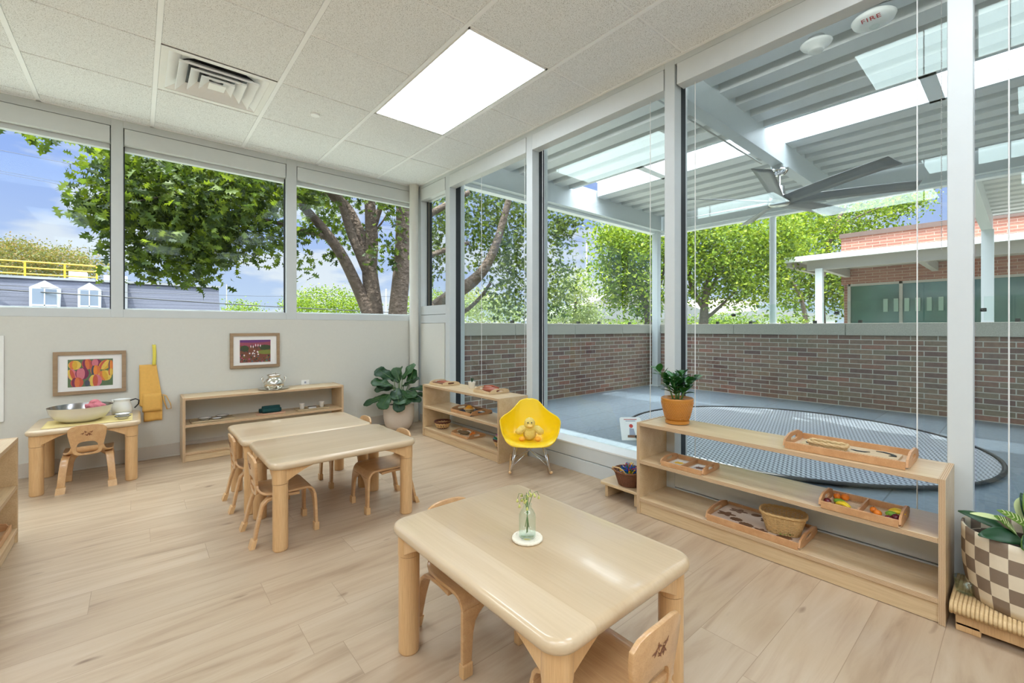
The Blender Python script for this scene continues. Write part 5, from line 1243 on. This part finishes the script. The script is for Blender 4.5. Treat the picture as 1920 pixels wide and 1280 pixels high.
# round mesh platform on the terrace
tp = thing('round_mesh_swing', 'very large round woven mesh swing lying flat on the terrace', 'swing', (4.66, 1.52, .025))
MB().lathe([(.001, .0), (1.40, .0)], n=96, close=False).obj('mesh_bed', 'mesh', tp)
MB().tube([(1.42*math.cos(2*PI*i/96), 1.42*math.sin(2*PI*i/96), .0) for i in range(96)], .013, 8, closed=True).obj('rim_tube', 'gasket', tp, smooth=True)
sg = thing('warning_sign', 'white warning card with a small printed figure hanging on the mesh swing rim', 'sign', (3.47, 2.36, .01), 0)
T = Matrix.Rotation(-.70+PI/2, 4, 'Z')
sgm = MB(); pts = rrect(-.10, -.04, .10, .20, .02, 4); sgm.prism(pts, -.002, .002, 'xz'); so = sgm.obj('card', 'paper', sg)
for z_, w_ in ((.175, .06), (.160, .045)): MB().box((-w_, -.0035, z_), (w_, -.002, z_+.006)).obj('text_line', 'red' if z_ > .17 else 'grey_fig', so)
MB().prism([(.018*math.cos(a), .115+.018*math.sin(a)) for a in [i*PI/8 for i in range(16)]], -.0035, -.002, 'xz').obj('figure_head', 'red', so)
MB().prism([(-.025, .03), (.03, .03), (.022, .09), (-.018, .095)], -.0035, -.002, 'xz').obj('figure_body', 'grey_fig', so)
MB().prism([(-.045, .008), (.045, .004), (.04, .028), (-.04, .03)], -.0035, -.002, 'xz').obj('figure_ground', 'brown', so)
so.rotation_euler = (-.5, 0, -YAW)

# second canopy beyond, at the right edge
c2 = thing('far_canopy', 'second ribbed metal canopy seen beyond the terrace at the right edge', 'canopy')
d_ = deck('deck_panel', 8.4, 15.0, -9, .65, 3.6, .42, .1); d_.parent = c2
m = MB(); m.box((8.3, .52, 3.28), (15.0, .70, 3.66)); m.obj('beam', 'steel', c2); MB().box((8.25, -9, 3.34), (8.4, .7, 3.70)).obj('fascia', 'taupe', c2)
tag(boxo('canopy_post', (14.8, .5, GZ), (14.98, .7, 3.28), 'steel'), 'far post of the second canopy', 'post')
# neighbouring pavilion with white fascia and glass front
nb = thing('neighbour_pavilion', 'neighbouring brick pavilion with a white flat canopy and glass front', 'building')
boxo('canopy_fascia', (16, -12, 3.14), (16.12, 5.14, 3.30), 'steelw', nb); boxo('canopy_roof', (16.12, -12, 3.20), (20.2, 5.14, 3.28), 'taupe', nb)
boxo('edge_beam', (16.35, -12, 2.86), (16.5, 4.6, 3.18), 'taupe', nb); boxo('cross_beam', (16.5, 4.25, 2.9), (20, 4.4, 3.18), 'taupe', nb); boxo('cross_beam', (16.5, 1.9, 2.9), (20, 2.05, 3.18), 'taupe', nb)
boxo('canopy_fascia', (16.12, 5.0, 3.0), (20, 5.14, 3.28), 'taupe', nb)
boxo('column', (16.3, 4.17, GZ), (16.48, 4.36, 2.9), 'steelw', nb)
for a, b in ((2.3, 3.9), (.2, 1.8), (-2, -.3)): boxo('skylight', (17.0, a, 3.185), (17.5, b, 3.195), mat('far_skylight', (255, 255, 255), .5, emis=(235, 240, 255), estr=.9) if a > 2 else bpy.data.materials['far_skylight'], nb)  # strips glow by emission, imitating daylight; the roof above them is solid
boxo('brick_parapet', (20, -14, 2.64), (20.3, 4.52, 4.36), 'brick2', nb); boxo('coping', (19.95, -14, 4.36), (20.35, 4.57, 4.52), 'brown_cop', nb)
boxo('brick_base', (20, -14, GZ), (20.3, 4.4, .6), 'brick2', nb)
boxo('side_wall', (20.3, 4.2, GZ), (30, 4.5, 4.36), 'brick2', nb)
yy = 4.28
gg = mat('storefront_glass', (70, 104, 98), .08, spec=.8, noise=.5, nscale=1.3)
while yy > -12:
    boxo('glass_pane', (20.08, yy-1.45, .6), (20.1, yy, 2.60), gg, nb); boxo('mullion', (20.0, yy-.04, .6), (20.12, yy+.05, 2.64), 'taupe', nb); yy -= 1.45
boxo('head_rail', (20, -12, 2.56), (20.12, 4.3, 2.64), 'taupe', nb)
m = MB(); [m.box((19.98, 3.3-k*.28, 1.6), (20.07, 3.18-k*.28, 2.05)) for k in range(7)]; m.obj('hanging_banners', mat('pale_panels', (150, 170, 158), .6), nb)

# grey mansard building to the north
mb_ = thing('mansard_building', 'long grey-sided building with white dormers across the street', 'building', (0, 22, 0))
m = MB(); m.prism([(0, 1.2), (.45, 2.76), (8, 2.76), (8, GZ), (-.1, GZ), (-.1, 1.2)], -30, 2.65, 'yz'); m.obj('siding_wall', 'siding', mb_)
boxo('roof_edge', (-30, .38, 2.74), (2.7, .60, 2.82), mat('grey_flashing', (150, 150, 152), .6), mb_); boxo('pipe', (-.35, .0, 0), (-.28, .45, 2.74), bpy.data.materials['grey_flashing'], mb_)
for k, xx in enumerate((-2.42, -1.31, -4.6, -6.8)):
    w_ = .36 if k != 1 else .30; zt = 2.42
    m = MB(); m.prism([(xx-w_, 0), (xx+w_, 0), (xx+w_, zt), (xx, zt+.24), (xx-w_, zt)], -.12, .5, 'xz'); d_ = m.obj('dormer', mat('dormer_paint', (196, 198, 204), .6) if k == 0 else bpy.data.materials['dormer_paint'], mb_)
    boxo('dormer_window', (xx-w_+.07, -.135, 1.2), (xx+w_-.07, -.12, zt-.05), mat('dormer_glass', (128, 138, 154), .3) if k == 0 else bpy.data.materials['dormer_glass'], d_)
    boxo('sash_bar', (xx-w_+.07, -.145, 1.78), (xx+w_-.07, -.135, 1.83), 'steelw', d_)
    boxo('sash_bar', (xx-.015, -.145, 1.2), (xx+.015, -.135, zt-.05), 'steelw', d_)
rl = thing('roof_railing', 'yellow safety railing on the roof of the grey building', 'railing', (0, 23.2, 2.82))
for z_ in (.58, .36, .14): MB().tube([(-12, 0, z_), (-1.18, 0, z_)], .024, 8).obj('rail', 'yrail', rl)
for x_ in (-1.18, -2.05, -3.05, -4.2, -5.3, -6.4, -7.5): MB().tube([(x_, 0, -.02), (x_, 0, .58)], .03, 8).obj('post', 'yrail', rl)
tag(boxo('rooftop_unit', (-2.0, 23.8, 2.78), (-1.5, 24.3, 3.2), 'steelw'), 'small grey rooftop unit behind the yellow railing', 'rooftop unit')
tag(boxo('rooftop_unit', (-1.0, 23.4, 2.78), (-.3, 24.1, 3.1), 'steelw'), 'pale rooftop unit just right of the yellow railing', 'rooftop unit')
tag(boxo('rooftop_unit', (.5, 23.4, 2.78), (1.1, 24.0, 2.92), 'satin'), 'low rooftop unit on the right part of the grey roof', 'rooftop unit')
# far houses east
def house(label, p, w, d, h, rz, wall='slatewall', ov=.5):
    t = thing('house', label, 'house', (p.x, p.y, GZ), rz); H_ = p.z-GZ
    boxo('walls', (-w/2, -d/2, 0), (w/2, d/2, H_), wall, t); MB().prism([(-w/2-ov, H_), (w/2+ov, H_), (0, H_+h)], -d/2-ov, d/2+ov, 'xz').obj('roof', 'roofgrey', t)
    for k in range(4): boxo('window', (-w/2+w*(k+.35)/4, -d/2-.05, H_-1.8), (-w/2+w*(k+.65)/4, -d/2, H_-.6), 'dark', t)
house('low pale house with a grey gabled roof behind the parapet', at(1150, 600, 34), 12, 8, 2.2, -.55)
house('pale building partly hidden by the bright trees', at(1420, 594, 56), 14, 8, .8, -.9)
tag(boxo('far_building', (-6, -5, GZ), (6, 5, 5.2), 'cream', None, loc=tuple(V((at(1330, 600, 70).x, at(1330, 600, 70).y, 0)))), 'cream block far behind the bright trees', 'building')
# poles and wires
def pole(label, u, d, vt, r=.05):
    p = at(u, 600, d); zt = at(u, vt, d).z; t = thing('utility_pole', label, 'pole', (p.x, p.y, GZ)); MB().tube([(0, 0, 0), (0, 0, zt-GZ)], r, 8).obj('shaft', 'taupe', t); return t, p, zt
t, p, zt = pole('thin utility pole between the two oak trunks', 724, 30, 541)
t, p, zt = pole('tall utility pole with short arms against the clouds', 1100, 40, 452, .08)
for k in range(4): MB().box((-.05, -.05, zt-GZ-.6-k*1.3), (.55, .05, zt-GZ-.52-k*1.3)).obj('arm', 'taupe', t)
pole('thin pole at the end of the grey building', 425, 40, 533, .04)
def wire(label, pts, r=.012):
    P = [at(*q) for q in pts]; out = []
    for a, b in zip(P, P[1:]):
        out += [a.lerp(b, k/10)-V((0, 0, .25*math.sin(PI*k/10)*0)) for k in range(10)]
    tag(MB().tube(out+[P[-1]], r, 5).obj('overhead_wire', 'black', smooth=True), label, 'wire')
wire('highest thin overhead wire crossing the left window', [(-120, 258, 14), (300, 340, 17), (800, 420, 24)], .007)
wire('upper of two close overhead wires crossing the left window', [(-120, 298, 14), (300, 376, 17), (800, 430, 24)], .006)
wire('lower of two close overhead wires crossing the left window', [(-120, 301, 14), (300, 382, 17), (800, 438, 24)], .006)
wire('thin wire passing in front of the grey building', [(-120, 528, 14), (240, 548, 16), (480, 555, 19), (780, 556, 24)], .008)
wire('thick black cable passing in front of the grey building', [(-120, 535, 14), (240, 558, 16), (480, 573, 19), (780, 588, 24)], .022)
wire('overhead wire among the clouds right of the oak, upper', [(1050, 430, 35), (1100, 447, 38), (1300, 470, 44)], .014)
wire('overhead wire among the clouds right of the oak, lower', [(1050, 446, 35), (1100, 455, 38), (1300, 480, 44)], .014)
wire('overhead wire low behind the pale tree', [(780, 548, 30), (1060, 538, 35), (1300, 552, 40)], .014)

# ------------------------------------------------------------------ trees
OAK = [(0, 0), (.10, .10), (.16, .30), (.26, .12), (.36, .16), (.44, .46), (.54, .16), (.64, .18), (.74, .38), (.82, .12), (1, .03)]
def leafshape(kind):
    if kind == 'oak': h = OAK; return h+[(x, -y) for x, y in h[::-1][0:-1]]
    return [(0, 0), (.35, .22), (.7, .2), (1, 0), (.7, -.2), (.35, -.22)]
def crown(parent, blobs, size, mtl, kind, seed, name='foliage'):
    """blobs: (u, v, ru, rv, d, rd, clumps, leaves per clump)"""
    r = random.Random(seed); bm = bmesh.new(); sh = leafshape(kind)
    verts, faces = [], []
    for (u, v, ru, rv, d, rd, nc, nl) in blobs:
        if kind == 'plain': nc = int(nc*1.7)
        for c in range(nc):
            a, q = r.uniform(0, 2*PI), math.sqrt(r.random()); cu, cv = u+ru*q*math.cos(a), v+rv*q*math.sin(a)
            ctr = at(cu, cv, d+r.uniform(-rd, rd)); cr = min(size*r.uniform(1.2, 2.8), max(ru, rv)*d/F*.45)
            for l in range(nl):
                o = ctr+V((r.gauss(0, cr), r.gauss(0, cr), r.gauss(0, cr*.65)))
                ax = V((r.gauss(0, 1), r.gauss(0, 1), r.gauss(-.35, .8))).normalized(); sd = ax.cross(V((r.gauss(0, 1), r.gauss(0, 1), r.gauss(0, 1)))).normalized(); nr = ax.cross(sd)
                s = size*r.uniform(.65, 1.2); i0 = len(verts)
                for x, y in sh: verts.append(o+ax*(x*s)+sd*(y*s)+nr*(abs(y)*s*.35-.18*s*x*x))
                faces.append(list(range(i0, i0+len(sh))))
    me = bpy.data.meshes.new(name); me.from_pydata(verts, [], faces); me.materials.append(M[mtl])
    o = bpy.data.objects.new(name, me); C.objects.link(o); o.parent = parent; o['kind'] = 'stuff'
    return o
def limbs(parent, L, name='branch', m='bark'):
    for pts in L:
        P = [at(u, v, d) for u, v, d, r in pts]; rs = [r for *_, r in pts]
        # smooth by midpoint insertion
        for _ in range(2):
            nP, nr = [P[0]], [rs[0]]
            for i in range(len(P)-1):
                nP += [P[i].lerp(P[i+1], .25) if i else P[i].lerp(P[i+1], .1), P[i].lerp(P[i+1], .75)]; nr += [rs[i]*.75+rs[i+1]*.25, rs[i]*.25+rs[i+1]*.75]
            nP.append(P[-1]); nr.append(rs[-1]); P, rs = nP, nr
        MB().tube(P, rs, 12).obj(name, m, parent, smooth=True)
oak = thing('oak_tree', 'large many-stemmed oak spreading over the high windows', 'tree')
D = 8.2
limbs(oak, [[(705, 900, D, .22), (703, 700, D, .2), (702, 590, D, .17), (698, 550, D, .15), (692, 505, D, .14), (697, 450, D, .125), (695, 400, D, .10), (690, 330, D, .09), (684, 240, D-.2, .07)],
    [(692, 590, D-.1, .12), (678, 555, D-.1, .11), (662, 520, D-.2, .10), (645, 485, D-.3, .095), (626, 455, D-.4, .09), (603, 425, D-.5, .08), (580, 400, D-.6, .075), (553, 370, D-.8, .06), (500, 330, D-1.2, .045)],
    [(697, 530, D, .09), (672, 470, D-.2, .085), (655, 430, D-.2, .075), (645, 395, D-.3, .065), (630, 350, D-.5, .055), (600, 300, D-.8, .04)],
    [(690, 475, D, .11), (672, 430, D, .10), (655, 395, D, .095), (640, 377, D-.1, .085), (615, 362, D-.3, .085), (592, 350, D-.5, .08), (560, 330, D-.8, .07), (480, 300, D-1.5, .05), (400, 280, D-2.2, .035)],
    [(617, 447, D-.4, .06), (590, 436, D-.6, .05), (560, 431, D-.9, .045), (510, 415, D-1.3, .03), (440, 400, D-1.8, .02), (380, 420, D-2.2, .012)],
    [(702, 420, D, .07), (712, 390, D, .05), (725, 372, D, .045), (745, 350, D+.3, .03)],
    [(706, 430, D, .02), (720, 412, D, .015), (728, 395, D, .01)],
    [(480, 335, D-1.4, .03), (420, 345, D-1.8, .025), (360, 352, D-2.2, .02), (300, 370, D-2.6, .012), (240, 380, D-3, .008)]])
crown(oak, [(300, 350, 75, 65, 6.0, .7, 130, 12), (400, 330, 90, 45, 6.2, .8, 110, 12), (255, 420, 26, 70, 5.8, .4, 40, 12), (370, 430, 60, 55, 6.2, .7, 90, 12), (450, 420, 60, 45, 6.6, .7, 50, 11), (480, 340, 50, 50, 6.6, .8, 60, 12),
    (355, 490, 50, 28, 6.2, .4, 34, 10), (430, 465, 50, 28, 6.4, .4, 26, 9), (262, 490, 20, 32, 5.8, .2, 12, 9), (212, 310, 16, 50, 5.6, .4, 22, 11), (190, 390, 34, 26, 5.5, .3, 22, 11), (205, 440, 14, 30, 5.5, .2, 7, 8), (85, 250, 28, 12, 5.0, .2, 7, 8), (135, 252, 9, 6, 5, .1, 2, 6),
    (515, 340, 26, 45, 6.8, .5, 30, 11), (520, 460, 14, 26, 6.8, .3, 10, 8), (575, 350, 30, 28, 7.4, .5, 32, 11), (610, 400, 36, 40, 8.6, .5, 28, 11), (640, 440, 20, 30, 8.8, .4, 12, 10), (665, 355, 40, 22, 8.4, .6, 26, 11), (745, 330, 24, 20, 7.6, .3, 14, 10),
    (568, 470, 16, 30, 7.2, .3, 7, 8), (572, 430, 20, 14, 7.2, .3, 8, 8), (630, 475, 12, 14, 8, .2, 5, 8), (725, 460, 14, 38, 7.6, .2, 12, 9), (735, 380, 14, 30, 7.6, .2, 8, 9), (420, 250, 200, 30, 6, 1, 80, 12), (640, 300, 100, 30, 8, 1, 50, 12)], .125, 'oakleaf', 'oak', 21)
oak2 = thing('oak_tree', 'thick straight dark oak trunk just left of the corner column, crown over the terrace', 'tree')
D2 = 8.0
limbs(oak2, [[(738, 900, D2, .22), (742, 700, D2, .2), (745, 590, D2, .165), (750, 540, D2, .155), (755, 490, D2, .15), (757, 430, D2, .14), (757, 370, D2, .13), (755, 300, D2, .12), (750, 200, D2, .1)],
    [(750, 690, 8.1, .2), (775, 625, 8.8, .17), (800, 590, 9.5, .16), (830, 565, 9.4, .15), (862, 545, 9.2, .14), (890, 525, 9.1, .12), (912, 500, 9, .1), (930, 460, 9, .085), (942, 420, 9, .075), (955, 370, 9, .06), (965, 320, 9, .05)],
    [(757, 525, 8.0, .08), (770, 500, 8.6, .07), (800, 482, 8.8, .06), (835, 468, 9, .05), (880, 455, 9, .04)], [(757, 460, 8.0, .08), (770, 430, 8.6, .07), (800, 405, 8.6, .07), (835, 385, 8.7, .06), (880, 360, 8.8, .05)], [(815, 600, 9.4, .06), (865, 590, 9.5, .05), (900, 560, 9.5, .04), (920, 530, 9.5, .03)]])
crown(oak2, [(815, 400, 32, 60, 9.4, .6, 75, 12), (815, 490, 30, 38, 9.4, .4, 34, 11), (900, 390, 45, 60, 9.6, .7, 95, 12), (960, 390, 30, 60, 9.8, .6, 60, 12), (950, 480, 38, 50, 9.8, .6, 80, 12), (955, 560, 36, 40, 9.8, .5, 55, 11), (890, 470, 28, 40, 9.8, .5, 26, 10), (1035, 400, 36, 50, 10, .6, 60, 12), (1045, 500, 26, 70, 10, .6, 60, 12),
    (1070, 420, 20, 30, 10, .3, 16, 10), (1035, 560, 24, 36, 10, .4, 30, 10), (880, 330, 60, 20, 9.6, .6, 40, 12), (1090, 400, 30, 10, 10, .3, 10, 9), (985, 330, 60, 20, 10, .6, 40, 12)], .10, 'oakleaf', 'oak', 22)
bt = thing('leafy_tree', 'bright green tree between the utility pole and the grey canopy post', 'tree')
limbs(bt, [[(1225, 780, 15, .2), (1220, 620, 15, .16), (1210, 560, 15, .1), (1180, 500, 15, .06), (1160, 440, 15, .03)], [(1215, 590, 15, .08), (1240, 530, 15, .06), (1250, 470, 15, .04)]])
crown(bt, [(1150, 440, 30, 30, 15, 1, 34, 16), (1190, 470, 45, 50, 15, 1, 100, 16), (1160, 510, 40, 40, 15, 1, 60, 15), (1200, 550, 45, 40, 15, 1, 80, 15), (1130, 480, 16, 36, 15, .6, 10, 10), (1150, 560, 20, 20, 15, .6, 12, 10), (1240, 450, 20, 60, 15, .6, 40, 14)], .145, 'treeleaf', 'plain', 23)
pt = thing('leafy_tree', 'pale blossomy tree low behind the parapet beside the oak foliage', 'tree')
limbs(pt, [[(1070, 800, 19, .2), (1075, 620, 19, .12), (1080, 560, 19, .06)]])
crown(pt, [(1075, 560, 40, 40, 19, 1, 80, 16), (1060, 600, 60, 14, 19, 1, 50, 14), (920, 580, 60, 28, 18, 1, 110, 14), (1100, 590, 26, 20, 19, 1, 36, 14), (1085, 525, 20, 16, 19, .6, 18, 12), (885, 560, 25, 25, 18, .6, 30, 12)], .12, 'paleleaves', 'plain', 24)
bt2 = thing('leafy_tree', 'broad bright green tree behind the round white post', 'tree')
limbs(bt2, [[(1318, 800, 14, .2), (1318, 640, 14, .17), (1320, 590, 14, .13), (1322, 550, 14, .10), (1335, 500, 14, .07), (1345, 460, 14, .05)], [(1318, 575, 14, .09), (1295, 540, 14, .07), (1290, 490, 14, .05)], [(1320, 600, 14, .06), (1345, 580, 14, .05), (1380, 545, 14, .03)], [(1322, 560, 14, .07), (1350, 510, 14, .05), (1370, 470, 14, .03)]])
crown(bt2, [(1320, 470, 50, 50, 14, 1, 130, 16), (1390, 470, 50, 60, 14.5, 1, 140, 16), (1300, 530, 30, 40, 14, .6, 36, 13), (1380, 540, 40, 30, 14, .6, 46, 13), (1460, 440, 45, 50, 15, 1, 120, 16), (1440, 520, 40, 50, 15, 1, 60, 14), (1300, 430, 40, 20, 14, .6, 40, 14)], .135, 'treeleaf', 'plain', 25)
bt3 = thing('leafy_tree', 'tall green tree rising behind the brick pavilion', 'tree')
limbs(bt3, [[(1545, 800, 24, .3), (1540, 640, 24, .26), (1538, 560, 24, .2), (1545, 500, 24, .16), (1560, 430, 24, .12), (1590, 380, 24, .06)], [(1515, 700, 22, .15), (1512, 600, 22, .12), (1500, 550, 22, .08), (1480, 520, 22, .05)], [(1560, 430, 24, .06), (1620, 400, 24, .04), (1660, 385, 24, .03)]])
crown(bt3, [(1520, 430, 60, 45, 24, 1.5, 110, 16), (1510, 520, 60, 60, 23, 1, 150, 15), (1580, 400, 40, 30, 25, 1, 40, 13), (1650, 390, 45, 22, 25, 1, 46, 14), (1700, 370, 34, 24, 25, 1, 46, 15), (1600, 440, 40, 20, 25, 1, 30, 13), (1570, 540, 26, 50, 23, .6, 50, 14), (1640, 430, 30, 12, 25, .6, 14, 12)], .21, 'treeleaf', 'plain', 26)
at_ = thing('leafy_tree', 'brownish green tree line behind the yellow roof railing', 'tree')
crown(at_, [(30, 482, 60, 30, 36, 2, 200, 18), (110, 490, 56, 22, 36, 2, 140, 18), (160, 500, 40, 16, 36, 1, 50, 15), (-60, 480, 60, 50, 36, 2, 60, 14), (60, 510, 120, 14, 36, 1, 80, 14)], .19, 'autumn', 'plain', 27)
at2 = thing('leafy_tree', 'yellow-green trees low on the horizon under the oak branches', 'tree')
crown(at2, [(610, 565, 60, 24, 38, 2, 120, 16), (560, 575, 30, 12, 36, 1, 40, 14), (660, 575, 50, 16, 38, 1, 60, 14), (450, 578, 36, 12, 40, 1, 40, 14), (810, 560, 40, 14, 38, 1, 40, 14), (760, 575, 20, 14, 38, 1, 20, 14)], .19, 'treeleaf', 'plain', 28)
hd = thing('hedge', 'low green shrubs beyond the parapet between the tree trunks', 'shrubs')
crown(hd, [(1400, 605, 120, 14, 18, 1, 90, 13), (1180, 612, 60, 10, 20, 1, 36, 13)], .12, 'treeleaf', 'plain', 29)
# the trees' crowns are each one mass of leaves
# ================================================================== world and lights
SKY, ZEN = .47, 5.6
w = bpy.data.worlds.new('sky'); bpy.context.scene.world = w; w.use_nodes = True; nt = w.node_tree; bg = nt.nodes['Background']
tc = nt.nodes.new('ShaderNodeTexCoord'); sx = nt.nodes.new('ShaderNodeSeparateXYZ'); nt.links.new(tc.outputs['Generated'], sx.inputs[0])
sky = ramp(nt, sx.outputs[2], [(0, (206, 222, 244)), (.10, (190, 208, 244)), (.25, (160, 186, 246)), (.40, (134, 168, 246)), (.62, (236, 242, 250))])
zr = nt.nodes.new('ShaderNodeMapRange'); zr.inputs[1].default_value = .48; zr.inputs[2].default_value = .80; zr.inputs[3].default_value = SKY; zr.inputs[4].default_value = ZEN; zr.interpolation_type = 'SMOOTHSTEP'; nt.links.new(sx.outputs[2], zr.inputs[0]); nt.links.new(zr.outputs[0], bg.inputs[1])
mp = nt.nodes.new('ShaderNodeMapping'); mp.inputs['Scale'].default_value = (1.6, 1.6, 5.0); mp.inputs['Location'].default_value = (1.3, .35, .2); nt.links.new(tc.outputs['Generated'], mp.inputs[0])
n = nt.nodes.new('ShaderNodeTexNoise'); n.inputs['Scale'].default_value = 2.6; n.inputs['Detail'].default_value = 7; n.inputs['Roughness'].default_value = .55; nt.links.new(mp.outputs[0], n.inputs['Vector'])
cl = ramp(nt, n.outputs['Fac'], [(.47, (0, 0, 0)), (.56, (240, 240, 240))])
hz = ramp(nt, sx.outputs[2], [(.0, (255, 255, 255)), (.22, (230, 230, 230)), (.38, (0, 0, 0))])
mu = nt.nodes.new('ShaderNodeMath'); mu.operation = 'MULTIPLY'; nt.links.new(cl, mu.inputs[0]); nt.links.new(hz, mu.inputs[1])
mx = nt.nodes.new('ShaderNodeMix'); mx.data_type = 'RGBA'; nt.links.new(mu.outputs[0], mx.inputs[0]); nt.links.new(sky, mx.inputs[6]); mx.inputs[7].default_value = srgb((240, 242, 248))
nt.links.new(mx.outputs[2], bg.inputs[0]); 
sun = bpy.data.lights.new('sun', 'SUN'); sun.energy = 5.6; sun.angle = .01; sun.color = (1, .96, .9); so_ = bpy.data.objects.new('sun', sun); C.objects.link(so_)
so_.rotation_euler = V((.24, .04, -1)).to_track_quat('-Z', 'Y').to_euler(); so_.location = (0, 0, 12)
sc = bpy.context.scene
sc.view_settings.view_transform = 'Standard'; sc.view_settings.look = 'None'; sc.view_settings.gamma = 1; sc.view_settings.exposure = 1.18
cy = sc.cycles; cy.use_denoising = True; cy.max_bounces = 10; cy.diffuse_bounces = 5; cy.glossy_bounces = 4; cy.transmission_bounces = 8; cy.transparent_max_bounces = 24
cy.caustics_reflective = False; cy.caustics_refractive = False; cy.sample_clamp_indirect = 8
